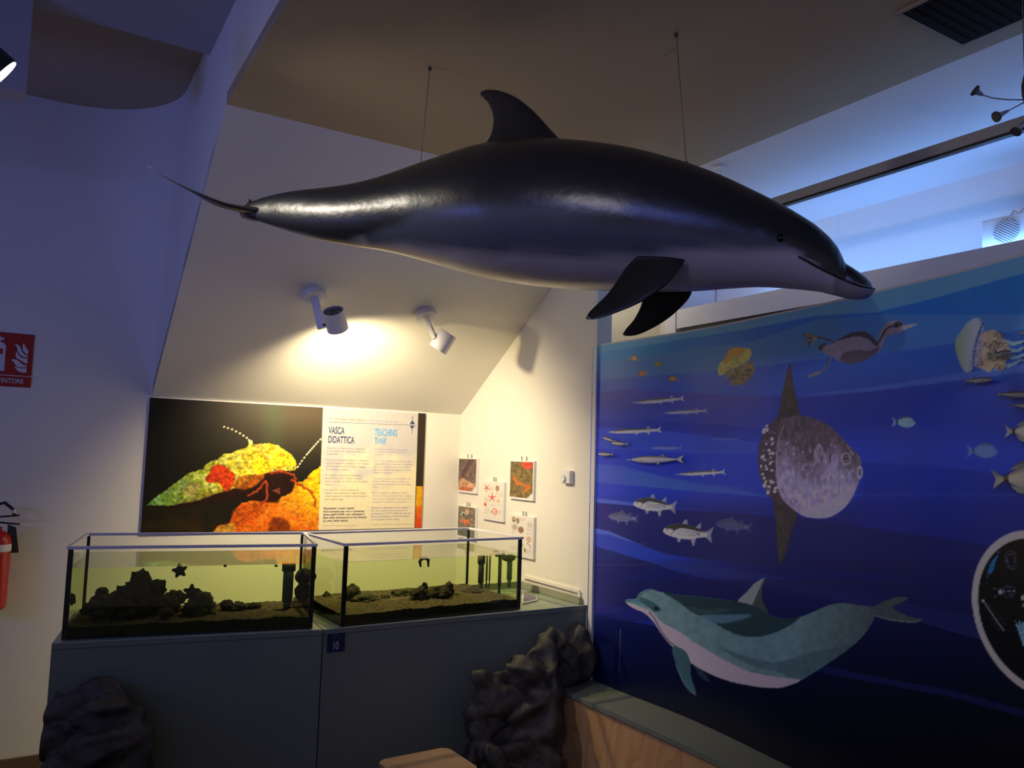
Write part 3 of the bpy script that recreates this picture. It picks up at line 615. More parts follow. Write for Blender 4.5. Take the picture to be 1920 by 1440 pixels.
# ------------------------------------------------------------------ text helper
def text(name, s, px, py, capx, planef, mat, parent, sx=.62, bold=0, lift=.002, maxw=None):
    """text on a wall plane: lower-left corner at print position px,py, letter height capx"""
    a = planef(px, py); b = planef(px+60, py); c = planef(px, py-capx)
    ex = planef(px+1, py)-a; nr = lift[1] if isinstance(lift, tuple) else None
    cu = bpy.data.curves.new(name, 'FONT'); cu.body = s; cu.size = 1; cu.space_line = 1.0; cu.extrude = 0; cu.offset = bold
    ob = bpy.data.objects.new(name, cu); COL.objects.link(ob)
    bpy.context.view_layer.update()
    dg = bpy.context.evaluated_depsgraph_get(); me = bpy.data.meshes.new_from_object(ob.evaluated_get(dg))
    COL.objects.unlink(ob); bpy.data.objects.remove(ob); bpy.data.curves.remove(cu)
    return me, a, c
def put_text(name, s, pos, xdir, ydir, cap, sx, mat, parent, lift, bold=0, maxw=None, center=False):
    me, _, _ = text(name, s, 0, 0, 1, lambda x, y: np.zeros(3), mat, parent, bold=bold)
    co = np.zeros(len(me.vertices)*3); me.vertices.foreach_get('co', co); co = co.reshape(-1, 3)
    if not len(co): return None
    k = cap/.70; wtx = co[:, 0].max()
    fx = k*sx
    if maxw: fx = maxw/wtx
    if center: co[:, 0] -= (co[:, 0].max()+co[:, 0].min())/2
    nr = np.cross(xdir, ydir)
    W = np.asarray(pos)+np.outer(co[:, 0]*fx, xdir)+np.outer(co[:, 1]*k, ydir)+nr*lift
    me.vertices.foreach_set('co', W.astype(np.float32).ravel()); me.update(); me.materials.clear()
    me.name = name
    return link(name, me, mat, parent)

# ------------------------------------------------------------------ poster on the back wall
pTL = hitn(281, 746); pBR = hitn(781, 991)
u0 = pTL@U; u1 = hitn(797, 776)@U; h1 = HS-.006; h0 = (hitn(262, 999)[2]+hitn(781, 991)[2])/2-EYE
u0 = (hitn(280, 746)@U+hitn(263, 998)@U)/2
poster = empty('poster_panel', un((u0+u1)/2, NB-.012, h0), 'large photo panel of a hermit crab shell with VASCA DIDATTICA TEACHING TANK text', 'poster')
unbox('backing_board', u0, u1, NB-.012, NB-.0005, h0, h1, M_paper, poster)
nx, ny = 640, 300
uu = np.linspace(u0+.0005, u1-.0005, nx); hv = np.linspace(h0+.0005, h1-.0005, ny)
PP = uu[None, :, None]*U+(NB-.0135)*N+(EYE+hv[:, None, None])*Z
X, Y = proj(PP.reshape(-1, 3)); cp = Canvas(X, Y, (20, 20, 12)); A = np.arange(X.size)
t = np.clip((X-300)/230, 0, 1)*np.clip((900-Y)/120, 0, 1)
cp.put(A, t*.9, (98, 86, 66)); cp.put(A, .5*np.exp(-((X-512)/22)**2)*np.clip((900-Y)/120, 0, 1), (78, 100, 66))
cp.put(A, np.clip((Y-930)/60, 0, 1)*np.clip((470-X)/100, 0, 1)*.6*fbm(X/18, Y/18, 2), (96, 62, 18))
q = lambda p: [(260+x*.18747, 740+y*.1875) for x, y in p]
cp.poly(smooth_poly(q([(760, 1370), (800, 1310), (900, 1290), (940, 1200), (1000, 1110), (1100, 1060), (1300, 1060), (1500, 990), (1560, 880), (1640, 870), (1720, 790), (1840, 700), (1900, 700), (1900, 1440), (760, 1440)])), (232, 138, 18), 2, rough=3,
        colf=lambda x, y: np.c_[236+12*fbm(x/9, y/9, 2), 92+110*np.clip((x-470)/140, 0, 1)*np.clip((1010-y)/90, .2, 1)+60*(fbm(x/10, y/7, 5)-.3), 8+30*fbm(x/6, y/6, 7)])
cp.poly(smooth_poly(q([(780, 1340), (860, 1300), (960, 1290), (940, 1400), (740, 1400)])), (205, 165, 60), 4, .8, nz=.3)
cp.poly(smooth_poly(q([(1330, 1240), (1430, 1230), (1520, 1320), (1480, 1400), (1300, 1400)])), (110, 42, 6), 6, .85, nz=.4)
cp.poly(smooth_poly(q([(940, 1160), (1100, 1090), (1300, 1080), (1240, 1180), (1080, 1290), (960, 1320)])), (168, 72, 6), 6, .6, nz=.4)
cp.poly(smooth_poly(q([(1180, 800), (1400, 780), (1540, 800), (1560, 900), (1520, 980), (1420, 1010), (1380, 1080), (1150, 1060), (1000, 1040), (400, 1130), (320, 1110), (700, 1000), (1000, 880)])), (34, 12, 4), 5, .95, nz=.4)
def c_shell(x, y):
    t = np.clip((x-280)/230, 0, 1)[:, None]; v = fbm(x/6, y/6, 11)[:, None]; w_ = fbm(x/15, y/10, 4)[:, None]
    c = np.array([96, 150, 62])*(1-t)+np.array([250, 206, 36])*t
    c = c*(.55+.9*v); c = c+(w_ > .56)*np.array([22, 26, 44])*1.0
    lowt = np.clip((y-(955-(x-274)*.30)+6)/26, 0, 1)[:, None]*np.clip((x-300)/60, 0, 1)[:, None]
    return np.clip(c*(1-lowt*.55)+lowt*np.array([36, 8, 0]), 0, 255)
sh = q([(72, 1108), (200, 1000), (300, 935), (400, 858), (500, 785), (590, 755), (650, 740), (670, 700), (720, 665), (790, 650), (840, 595), (920, 590), (1000, 550), (1070, 535), (1110, 495), (1200, 495), (1300, 483), (1400, 510), (1450, 545), (1530, 600), (1568, 660), (1585, 730), (1560, 765), (1400, 760), (1280, 790), (1150, 815), (1000, 925), (800, 985), (600, 1060), (300, 1112)])
cp.poly(sh, (200, 180, 60), 1.5, colf=c_shell, rough=1.5, rsc=4)
cp.poly(smooth_poly(q([(660, 850), (700, 800), (740, 720), (820, 700), (900, 740), (960, 800), (960, 870), (900, 960), (850, 950), (800, 880), (720, 880)])), (204, 52, 12), 2.5, .95, nz=.45, nsc=4, rough=3, rsc=4)
cp.poly(smooth_poly(q([(1000, 830), (1100, 800), (1260, 800), (1180, 900), (1060, 950), (960, 920)])), (176, 92, 14), 4, .8, nz=.6, nsc=5)
cp.ell(*q([(1230, 720)])[0], 17, 13, (250, 218, 20), ang=-.4, soft=5, alpha=.8)
cp.poly(smooth_poly(q([(440, 960), (560, 880), (620, 920), (560, 1000), (480, 1010)])), (176, 140, 110), 4, .5, nz=.4)
for k in range(60):
    x = 330+rr.random()*220; y = 850+rr.random()*80
    if sdf(np.array([x]), np.array([y]), np.array(sh))[0] < -3: cp.ell(x, y, 1.2+rr.random()*1.5, .9, (86, 84, 10), alpha=.45)
cp.line(q([(1200, 525), (1250, 600), (1290, 700), (1320, 770)]), 1.2, (92, 66, 8), alpha=.8)
for L, wd in (([(1530, 850), (1620, 910), (1720, 970), (1765, 1060), (1762, 1125)], 5.5), ([(1270, 860), (1290, 1000), (1230, 1100), (1100, 1200), (975, 1290)], 5), ([(1260, 870), (1190, 960), (1090, 1015)], 4), ([(1330, 780), (1420, 770), (1540, 800), (1580, 850)], 6)):
    Lc = [(x+1.6*math.sin(i_*1.7), y+1.2*math.cos(i_*2.3)) for i_, (x, y) in enumerate(curve_pts(q(L), 16))]; cp.line(Lc, wd, (150, 44, 10), w2=2.5, alpha=.9, soft=2); cp.line([(x-.8, y-1) for x, y in Lc], 1.3, (226, 118, 60), alpha=.6, soft=1.5)
for (x, y) in ((1350, 750), (1480, 740), (1540, 730)): cp.ell(*q([(x, y)])[0], 5, 3.2, (206, 214, 90)); cp.ell(*q([(x+10, y)])[0], 2, 1.6, (60, 90, 60))
for k in range(5): cp.line(q([(1340+14*k, 960+6*k), (1410, 935+14*k)]), 1.2, (232, 120, 90), alpha=.7)
for L in ([(850, 320), (930, 345), (1010, 385), (1080, 430), (1120, 475)], [(1590, 725), (1630, 665), (1680, 600), (1715, 560), (1750, 520), (1790, 475), (1840, 425)]):
    p = np.array(q(L)); cp.line(p, .9, (170, 140, 100), alpha=.7)
    for k in range(len(p)-1):
        for t in (.05, .55): a = p[k]*(1-t)+p[k+1]*t; cp.ell(a[0], a[1], 2.2, 1.6, (255, 240, 200), ang=-.8, alpha=.95)
cp.ell(*q([(1120, 480)])[0], 4, 5, (250, 226, 130))
# white text field and the strip beyond it
tl, tr_, br, bl = (608, 760), (787, 771), (777, 1000), (596, 1005)
cp.poly([(608, 700), (786.5, 700), (776.5, 1010), (596.5, 1010)], (206, 203, 200), .9,
        colf=lambda x, y: (lambda f: np.array([[196, 194, 194]])*(1-f)+np.array([[232, 222, 188]])*f)(np.clip((y-850)/60+(fbm(x/28, y/28, 6)-.5)*3, 0, 1)[:, None]))
cp.poly([(787.5, 700), (810, 700), (800, 1010), (777.5, 1010)], (40, 28, 8), .9, colf=lambda x, y: np.where((y < 912)[:, None], [[40, 30, 10]], np.c_[200+40*fbm(x/8, y/14, 3), 40+200*fbm(x/9, y/16, 9)*np.clip((985-y)/40, .3, 1), 10+0*x]))
ph_ = (X < 604) & (cp.C.max(1) > 112) & (cp.C[:, 2] < 120); cp.C[ph_] *= (1+.75*(fbm(X[ph_]/4.5, Y[ph_]/3.5, 13, 5)-.52))[:, None]
vn = np.abs(fbm(X/22, Y/9, 21)-.5) < .012; og = (cp.C[:, 0] > 150) & (cp.C[:, 2] < 60) & (X < 604); cp.C[vn & og] *= .72
cp.C *= (1+.06*(fbm(X/3, Y/3, 9)-.5))[:, None]
pc = np.clip(lin(np.clip(cp.C, 0, 255))*1.0, 0, .85)
grid('photo_print', PP, M_photo, poster, pc, smooth=False)
PZ = lambda x, y: hitn(600+x/6, 760+y/6, NB-.014)      # x,y in the enlarged text view
def ptext(s, x, y, cap, wpx, mat, bold=0):
    a = PZ(x, y); b = PZ(x+wpx, y); a2 = a.copy(); wdt = abs((b-a)@U)
    put_text('lettering', s, a2, U, Z, cap/6/FPX*4.9, 1, mat, poster, .0012, bold=bold, maxw=wdt)
ptext('VASCA', 95, 316, 76, 180, M_ink, .02); ptext('DIDATTICA', 88, 418, 74, 297, M_ink, .02)
ptext('TEACHING', 612, 338, 78, 255, M_inkb, .02); ptext('TANK', 612, 432, 74, 136, M_inkb, .02)
ptext('la meraviglia della Natura', 98, 158, 30, 425, M_inkg); ptext('the wonder of Nature', 545, 180, 24, 330, M_inkl)
for k, s in enumerate(('Osservare, studiare, capire, rispettare', 'la meraviglia che suscita la Natura è', 'essenziale.')): ptext(s, 76, 485+33*k, 17, (425, 425, 130)[k], M_inkg)
for k, s in enumerate(('Ecco perché abbiamo deciso di ospitare', 'temporaneamente, proprio per brevi periodi,', 'alcuni organismi da cui poter leggere', 'alla stessa in natura.')): ptext(s, 66, 618+36*k, 17, (470, 485, 450, 260)[k], M_inkg)
for k, s in enumerate(('Per questo esploreremo insieme,', 'senza uscire, la loro natura il nostro', 'piccolo mondo, un mare di vita nelle vasche', 'e acquari.')): ptext(s, 56, 790+35*k, 17, (400, 415, 485, 95)[k], M_inkg)
for k, s in enumerate(('Con tutti noi in acqua i bambini e i', 'ragazzi, conosceranno i segreti delle', 'nostre coste che si devono quasi sempre', 'poter rispettare oggi.')): ptext(s, 48, 958+35*k, 17, (390, 460, 475, 215)[k], M_inkg)
for k, s in enumerate(('Rispettate i nostri ospiti!', 'Non toccateli per non in presenza', 'dello staff WWF, non utilizzate il', 'flash della fotocamera e non battete', 'sui vetri delle vasche.')): ptext(s, 38-2*k, 1168+35*k, 19, (345, 460, 465, 490, 285)[k], M_ink, .015)
for k, s in enumerate(('Observing, studying, understanding and', 'respecting the wonder of Nature is', 'essential.')): ptext(s, 612, 497+30*k, 16, (385, 360, 105)[k], M_inkl)
for k, s in enumerate(('This is why we have decided to host some', 'organisms for short periods, in order to', 'learn to know them, and give them back', 'to the sea where they belong and can live', 'together in nature.')): ptext(s, 602, 630+33*k, 16, (430, 435, 410, 420, 210)[k], M_inkl)
for k, s in enumerate(('Through the waters of these tanks, we', 'discover their lives without leaving, and', 'the wonders of the sea, seen from close', 'by us.')): ptext(s, 592, 828+32*k, 16, (425, 410, 430, 70)[k], M_inkl)
for k, s in enumerate(('All of us together, children and adults,', 'will know the secrets of our coasts,', 'those which we should always know and', 'respect in order to save them.')): ptext(s, 585, 990+34*k, 16, (400, 440, 440, 390)[k], M_inkl)
for k, s in enumerate(('Please be respectful of our guests!', 'Do not touch them unless in the', 'presence of WWF staff, do not use', 'flash photography and do not bang', 'on the glass of the tanks.')): ptext(s, 572, 1158+33*k, 18, (430, 415, 450, 430, 320)[k], M_inkl, .01)
def pline(pts, wd, mat, name='rule_line'):
    bm = bmesh.new()
    for (x0, y0), (x1, y1) in zip(pts, pts[1:]):
        a = PZ(x0, y0)-N*.0008; b = PZ(x1, y1)-N*.0008; d = (b-a)/np.linalg.norm(b-a); bm_box(bm, (a+b)/2, d*np.linalg.norm(b-a)/2, np.cross(d, N)*wd, N*.0002)
    frombm(name, bm, mat, poster)
pline([(98, 186), (860, 218), (880, 212), (905, 222), (930, 212), (960, 224), (985, 215), (1010, 226), (1085, 232)], .0007, M_ink)
pline([(30, 1352), (430, 1348)], .0004, M_inkg); pline([(590, 1340), (1030, 1332)], .0004, M_inkg)
pline([(1040, 130), (1034, 320)], .0012, M_ink)
a = lambda p: [PZ(x, y)-N*.0010 for x, y in p]
prism('buoy_mark', a([(1040, 165), (1068, 212), (1008, 212)]), -N*.0004, M_ink, poster)
prism('buoy_mark', a([(1008, 232), (1064, 232), (1036, 268)]), -N*.0004, M_ink, poster)
bm = bmesh.new(); bmesh.ops.create_uvsphere(bm, u_segments=8, v_segments=6, radius=.0035); bmesh.ops.translate(bm, verts=bm.verts, vec=tuple(PZ(1040, 132))); frombm('buoy_mark', bm, M_ink, poster)

# ------------------------------------------------------------------ wall spotlights on the slope
SN = np.array([0, 0, 0])-(N*.65)/math.hypot(.65, 1)*0
sl_n = -(N*.65+Z*1.0)/math.hypot(.65, 1)                # outward normal of the slope (down, to the room)
def hits(px, py, off=0): return hit(px, py, un(UL, NB, HS)+sl_n*off, sl_n)
def cyl(bm, c, ax, r, h, seg=32, mi=0, r2=None):
    x, y, d = basis(ax); c = Vector(tuple(c)); r2 = r if r2 is None else r2
    a = [bm.verts.new(c+(x*math.cos(2*math.pi*k/seg)+y*math.sin(2*math.pi*k/seg))*r) for k in range(seg)]
    b = [bm.verts.new(c+d*h+(x*math.cos(2*math.pi*k/seg)+y*math.sin(2*math.pi*k/seg))*r2) for k in range(seg)]
    for k in range(seg): bm.faces.new((a[k], a[(k+1) % seg], b[(k+1) % seg], b[k]))
    bm.faces.new(a[::-1]); bm.faces.new(b)
M_fin = paint('heatsink_fins', (.22, .20, .18), .4, .03, 5, 0)
M_glow = emit('lamp_lens', (1, .9, .7), 6)
def spotlight(base_px, elbow_px, head_px, head_off, ldir, label, energy, size, blend=.35):
    b = hits(*base_px); ldir = np.asarray(ldir, float); ldir /= np.linalg.norm(ldir)
    e = empty('ceiling_spotlight', b, label, 'spotlight', 'white spotlights on the sloped ceiling')
    bm = bmesh.new(); cyl(bm, b+sl_n*-.002, sl_n, .062, .034, 40); bmesh.ops.bevel(bm, geom=[x for x in bm.edges if len(x.link_faces) == 2 and x.calc_face_angle(0) > 1], offset=.004, segments=2, affect='EDGES')
    frombm('ceiling_rose', bm, M_white, e)
    H = hits(*head_px, head_off)                        # centre of the head
    x = np.cross(ldir, Z); x /= np.linalg.norm(x)
    el = hits(*elbow_px, head_off*.92)
    a = b+sl_n*.03
    d = el-a; L = np.linalg.norm(d); d /= L; s1 = np.cross(d, x); s1 /= np.linalg.norm(s1); s2 = np.cross(d, s1)
    boxo('arm', (a+el)/2, d*(L/2+.012), s1*.011, s2*.021, M_white, e, .002)
    bm = bmesh.new(); bm_tube(bm, [el, H], .009, 10); frombm('pivot', bm, M_dark, e)
    R_, Lh = .0525, .105
    # head: open-backed sleeve
    bm = bmesh.new(); X_, Y_, D_ = basis(ldir); c = Vector(tuple(H)); seg = 40
    prof = [(-Lh/2, R_-.004), (-Lh/2, R_), (Lh/2, R_), (Lh/2, R_-.004), (Lh/2-.012, R_-.006), (-Lh/2+.035, R_-.005)]
    rs = [[bm.verts.new(c+D_*z+(X_*math.cos(2*math.pi*k/seg)+Y_*math.sin(2*math.pi*k/seg))*r) for k in range(seg)] for z, r in prof]
    for i in range(len(rs)-3):
        for k in range(seg): bm.faces.new((rs[i][k], rs[i][(k+1) % seg], rs[i+1][(k+1) % seg], rs[i+1][k]))
    for k in range(seg): bm.faces.new((rs[0][k], rs[5][k], rs[5][(k+1) % seg], rs[0][(k+1) % seg]))
    for k in range(seg): bm.faces.new((rs[3][k], rs[3][(k+1) % seg], rs[4][(k+1) % seg], rs[4][k]))
    bm.faces.new(rs[5]); frombm('housing', bm, M_white, e)
    for k in range(20):
        an = 2*math.pi*k/20; rd = X_*math.cos(an)+Y_*math.sin(an); tg = D_.cross(rd)
        boxo('fin', c-D_*(Lh/2-.018)+rd*.031, rd*.0175, D_*.016, tg*.0011, M_fin, e)
    bm = bmesh.new(); cyl(bm, c-D_*(Lh/2-.004), D_, .013, .03, 16); frombm('core', bm, M_dark, e)
    bm = bmesh.new(); cyl(bm, c+D_*(Lh/2-.012), D_, R_-.0065, .002, 32); frombm('lens', bm, M_glow, e)
    light('SPOT', 'spot_lamp', np.array(c)+ldir*(Lh/2+.004), np.array(c)+ldir*2, energy, WARM, spot_size=math.radians(size), spot_blend=blend, shadow_soft_size=.03)
    return e
spotlight((590, 553), (603, 612), (629, 600), .17, (.12, .62, -.76), 'left white ceiling spotlight, finned back turned to the room, lighting the slope', 106, 152, .75)
spotlight((798, 590), (815, 634), (831, 640), .17, (-.50, .10, -.80), 'right white ceiling spotlight, seen from its side, head tilted down left', 4, 100, .6)

# ------------------------------------------------------------------ dolphin
AX0 = np.array([-.314, 2.59, EYE]); AD = np.array([.95, -.314, 0]); AD /= np.linalg.norm(AD); AN = np.array([-AD[1], AD[0], 0])  # AN points away from the camera
def dplane(px, py, off=0):
    P_ = hit(px, py, AX0+AN*off, AN); return P_
top = [(462, 383), (480, 374), (500, 368), (550, 358), (600, 354), (650, 349), (700, 340), (750, 326), (790, 313), (850, 296), (900, 281), (960, 272), (1020, 269), (1060, 270), (1120, 275), (1200, 287), (1287, 310), (1350, 332), (1420, 364), (1480, 393), (1530, 424), (1556, 447), (1570, 464), (1579, 482), (1583, 493), (1590, 498), (1600, 504), (1612, 512), (1624, 521), (1632, 529), (1636, 538), (1639, 546)]
bot = [(462, 408), (480, 413), (500, 420), (550, 437), (600, 450), (660, 461), (720, 469), (770, 482), (830, 499), (880, 513), (940, 525), (1000, 534), (1080, 541), (1150, 543), (1200, 545), (1300, 544), (1380, 538), (1430, 536), (1480, 540), (1530, 545), (1560, 552), (1590, 560), (1608, 562), (1624, 560), (1634, 554), (1639, 547)]
wr = [(462, .50), (500, .42), (550, .50), (600, .60), (700, .80), (800, .92), (950, 1.0), (1200, 1.0), (1350, .98), (1450, .95), (1540, .85), (1575, .82), (1590, 1.0), (1600, 1.05), (1639, 1.05)]
sx = np.r_[np.linspace(462, 1540, 76), np.linspace(1545, 1590, 16), np.linspace(1593, 1638.6, 16)]
def spl(pts, x):
    xs, ys = zip(*pts); return np.interp(x, xs, ys)
def smooth1(a, n):
    a = a.copy()
    for _ in range(n): a[1:-1] = (a[:-2]+2*a[1:-1]+a[2:])/4
    return a
ty = spl(top, sx); by = spl(bot, sx)
ty[:74] = smooth1(ty[:75], 3)[:74]; by[:104] = smooth1(by[:105], 3)[:104]
SEG = 48; V = []; C = []; Fc = []
def bound(pts, x): return np.interp(x, *zip(*pts))
flank = [(462, 412), (640, 462), (700, 447), (760, 430), (830, 412), (900, 402), (1000, 404), (1100, 418), (1200, 440), (1330, 446), (1440, 462), (1490, 474), (1536, 502), (1583, 525), (1614, 536), (1640, 540)]
belly = [(462, 420), (660, 466), (760, 464), (850, 474), (950, 485), (1100, 493), (1200, 491), (1300, 481), (1380, 477), (1440, 476), (1490, 477), (1536, 504), (1583, 527), (1614, 538), (1640, 542)]
for i, x in enumerate(sx):
    a = dplane(x, ty[i]); b = dplane(x, by[i]); c = (a+b)/2; hv_ = (a-b)/2; wd = np.linalg.norm(hv_)*spl(wr, x)
    for k in range(SEG):
        ph = 2*math.pi*k/SEG; cs, sn = math.cos(ph), math.sin(ph)
        q_ = c+hv_*cs+AN*wd*math.copysign(abs(sn)**.95, sn)
        V.append(q_)
        yv = (ty[i]+by[i])/2+(by[i]-ty[i])/2*(-cs)-.28*(by[i]-ty[i])/2*abs(sn)*.55
        wob = (mnoise.noise(Vector((x*.02, yv*.03, 0))))*6
        f1 = bound(flank, x)+wob; f2 = bound(belly, x)+wob*.6
        soft = 14 if x < 1470 else 4
        t1 = min(max((yv-f1)/soft+.5, 0), 1); t2 = min(max((yv-f2)/(soft*1.2)+.5, 0), 1)
        dk = np.array([.014, .015, .018]); md = np.array([.075, .085, .12]); bl_ = np.array([.42, .38, .42])
        if x > 1500: md = dk*(1-0)+0
        if x > 1560: bl_ = bl_*.62
        if x < 700: md = bl_*.8
        v_ = dk*(1-t1)+md*t1; v_ = v_*(1-t2)+bl_*t2
        e_ = math.exp(-(((x-1462)/34)**2+((yv-447)/11)**2)**2); v_ = v_*(1-e_)+np.array([.008, .008, .01])*e_
        C.append(v_)
n_ = len(sx)
for i in range(n_-1):
    for k in range(SEG): Fc.append((i*SEG+k, i*SEG+(k+1) % SEG, (i+1)*SEG+(k+1) % SEG, (i+1)*SEG+k))
V.append((dplane(458, 396))); C.append(np.array([.02]*3)); Fc += [((k+1) % SEG, k, len(V)-1) for k in range(SEG)]
V.append((dplane(1641, 547))); C.append(np.array([.05]*3)); Fc += [((n_-1)*SEG+k, (n_-1)*SEG+(k+1) % SEG, len(V)-1) for k in range(SEG)]
FINC = np.array([.012, .012, .013])
def fin(outline, offs, tht, colr=FINC, perp=AN, n=14):
    """closed fin section: outline of 3d points (leading edge then trailing edge back), ribs between them with thickness"""
    lead, trail = outline; m = len(lead); base = len(V)
    for i in range(m):
        a, b = lead[i], trail[i]; ch = np.linalg.norm(b-a)
        tk = tht*ch*(1-.25*i/m)
        for k in range(n):
            ph = 2*math.pi*k/n; s_ = (1-math.cos(ph))/2
            prof = math.sin(ph)*(1-s_)**.5*1.25
            V.append(a+(b-a)*s_+perp*prof*tk); C.append(colr)
    for i in range(m-1):
        for k in range(n): Fc.append((base+i*n+k, base+i*n+(k+1) % n, base+(i+1)*n+(k+1) % n, base+(i+1)*n+k))
    Fc.append(tuple(base+(m-1)*n+k for k in range(n))); Fc.append(tuple(base+n-1-k for k in range(n)))
# dorsal fin
ld = curve_pts([(1075, 282), (1058, 270), (1030, 240), (1000, 208), (970, 184), (940, 171), (915, 168), (902, 172)], 26)
tl_ = curve_pts([(885, 296), (900, 279), (918, 258), (925, 232), (922, 208), (910, 188), (902, 180), (900, 175)], 26)
fin(([dplane(*p) for p in ld], [dplane(*p) for p in tl_]), 0, .10)
# pectoral fins: near one and far one
def pect(px, side, inner, outer):
    L1 = curve_pts(px[0], 20); L2 = curve_pts(px[1], 20)
    f_ = lambda p, t: dplane(p[0], p[1], side*(inner+(outer-inner)*t))
    a = [f_(p, i/19) for i, p in enumerate(L1)]; b = [f_(p, i/19) for i, p in enumerate(L2)]
    pn = np.cross(a[10]-a[0], b[10]-a[10]); pn = pn/np.linalg.norm(pn)
    fin((a, b), 0, .07, FINC, pn)
pect(([(1285, 488), (1270, 510), (1245, 538), (1205, 565), (1160, 585), (1120, 598), (1101, 599)], [(1195, 480), (1175, 500), (1158, 525), (1140, 550), (1120, 570), (1105, 585), (1098, 597)]), -1, .155, .26)
pect(([(1305, 528), (1298, 545), (1290, 562), (1262, 590), (1230, 612), (1195, 628), (1172, 630)], [(1222, 525), (1213, 540), (1206, 558), (1200, 578), (1188, 600), (1175, 615), (1167, 627)]), 1, .10, .22)
# flukes: root at the peduncle, lobes swept to both sides
rootp = dplane(470, 396)
def fluke(side):
    if side < 0: tip = dplane(277, 311, -.25)
    else:
        tipn = dplane(277, 311, -.25); tip = tipn+AN*.5
    a = rootp+AD*.06-Z*.004; mid = rootp*(1-.55)+tip*.55
    off = AN*side
    ldp = [rootp+AD*.085, rootp+AD*.03+off*.035-Z*.004, rootp-AD*.03+off*.10-Z*.002, rootp-AD*.10+off*.175+Z*.022, rootp-AD*.17+off*.225+Z*.055, tip]
    trp = [rootp-AD*.050, rootp-AD*.060+off*.02-Z*.001, rootp-AD*.098+off*.08+Z*.006, rootp-AD*.140+off*.15+Z*.034, rootp-AD*.185+off*.21+Z*.064, tip-AD*.004]
    L1 = curve_pts(ldp, 18); L2 = curve_pts(trp, 18)
    fin((list(L1), list(L2)), 0, .10, np.array([.03, .03, .03]), Z, 12)
fluke(-1); fluke(1)
M_dolph = colmat('painted_fibreglass_skin', .31, .7, .16, 22)
dol = empty('hanging_dolphin', dplane(1000, 400), 'life-size dark grey dolphin model hanging from the ceiling on thin wires', 'dolphin')
me = bpy.data.meshes.new('body'); me.from_pydata([tuple(map(float, v)) for v in V], [], Fc); me.update(); setcol(me, np.array(C))
bm = bmesh.new(); bm.from_mesh(me); bmesh.ops.recalc_face_normals(bm, faces=bm.faces); bm.to_mesh(me); bm.free()
db = link('body', me, M_dolph, dol, True)
M_eye = paint('glossy_black_eye', (.004, .004, .004), .05, 0, 5, 0, 0)
def body_off(x, y):
    a = dplane(x, spl(top, x)); b = dplane(x, spl(bot, x)); hh_ = np.linalg.norm(a-b)/2; c = (a+b)/2
    p = dplane(x, y); r = min(abs(p[2]-c[2])/hh_, .99); return hh_*spl(wr, x)*math.sqrt(1-r*r)
for s in (-1, 1):
    of = body_off(1460, 449)
    c = dplane(1462, 447, -(of-.006)) if s < 0 else dplane(1462, 447, -(of-.006))+AN*2*(of-.006)
    bm = bmesh.new(); bmesh.ops.create_uvsphere(bm, u_segments=20, v_segments=12, radius=.013); bmesh.ops.translate(bm, verts=bm.verts, vec=tuple(c)); frombm('eye', bm, M_eye, dol, True)
# mouth groove, both sides and round the tip
M_mouth = paint('mouth_groove', (.004, .004, .005), .4, 0, 5, 0)
ml = curve_pts([(1497, 481), (1515, 490), (1536, 502), (1560, 514), (1583, 525), (1600, 532), (1616, 537.5), (1632, 540)], 24)
near = []; 
for x, y in ml:
    of = body_off(x, y)*.995; near.append(dplane(x, y, -of))
far = [p+AN*(2*abs((p-AX0)@AN)) for p in near]
tip = [dplane(1639.5, 542)]
tube('mouth_line', near+tip+far[::-1], .0028, M_mouth, dol, 8)
# brown boss on the tail stock
bm = bmesh.new(); bmesh.ops.create_uvsphere(bm, u_segments=12, v_segments=8, radius=.009); bmesh.ops.translate(bm, verts=bm.verts, vec=tuple(dplane(467, 378))); frombm('eyelet', bm, paint('brown_knob', (.05, .03, .02), .5), dol, True)
# suspension wires
for (tx, ty_, bx, by_), lab in (((806, 127, 788, 314), 'thin wire from the ceiling to the tail end of the dolphin back'), ((1268, 63, 1287, 309), 'thin wire from the ceiling to the head end of the dolphin back')):
    a = hith(tx, ty_, HC-.002); b = dplane(bx, by_)
    e = empty('suspension_wire', a, lab, 'wire', 'dolphin suspension wires')
    tube('wire', [a, b], .0013, M_wire, e, 6)
    bm = bmesh.new(); cyl(bm, a, -Z, .006, .01, 12); frombm('ceiling_anchor', bm, M_dark, e)
    bm = bmesh.new(); cyl(bm, b-Z*.006, Z, .0045, .016, 10); frombm('eye_bolt', bm, M_dark, e)
    if tx > 1000:
        p = a-Z*.045; tube('loose_end', [p, p-U*.012-Z*.01, p-U*.03-Z*.022, p-U*.045-Z*.04], .0008, M_wire, e, 5)

# ------------------------------------------------------------------ ceiling vent, cove items, rail
c = [hith(1690, 22, HC), hith(1805, 80, HC), hith(1990, 15, HC)]
vc = hith(1805, 80, HC); uu1 = vc@U; nn1 = vc@N; 
v = hith(1690, 22, HC); uu0 = v@U; nn0 = v@N
vent = empty('ceiling_vent', un(uu1-.25, nn1-.3, HC), 'dark square ventilation grille set in the beige ceiling', 'vent')
M_vent = paint('dark_vent', (.020, .017, .013), .8, .1, spec=.1)
W_ = .50
unbox('grille_plate', uu0, uu1, nn1-W_, nn1, HC-.006, HC-.0005, M_vent, vent)
M_vfr = paint('beige_vent_frame', (.30, .25, .18), .6, .03)
for (a0, a1, b0, b1) in ((uu0-.012, uu0, nn1-W_-.02, nn1+.012), (uu1, uu1+.012, nn1-W_-.02, nn1+.012), (uu0, uu1, nn1, nn1+.012), (uu0, uu1, nn1-W_-.02, nn1-W_)): unbox('frame_side', a0, a1, b0, b1, HC-.007, HC-.0004, M_vfr, vent)
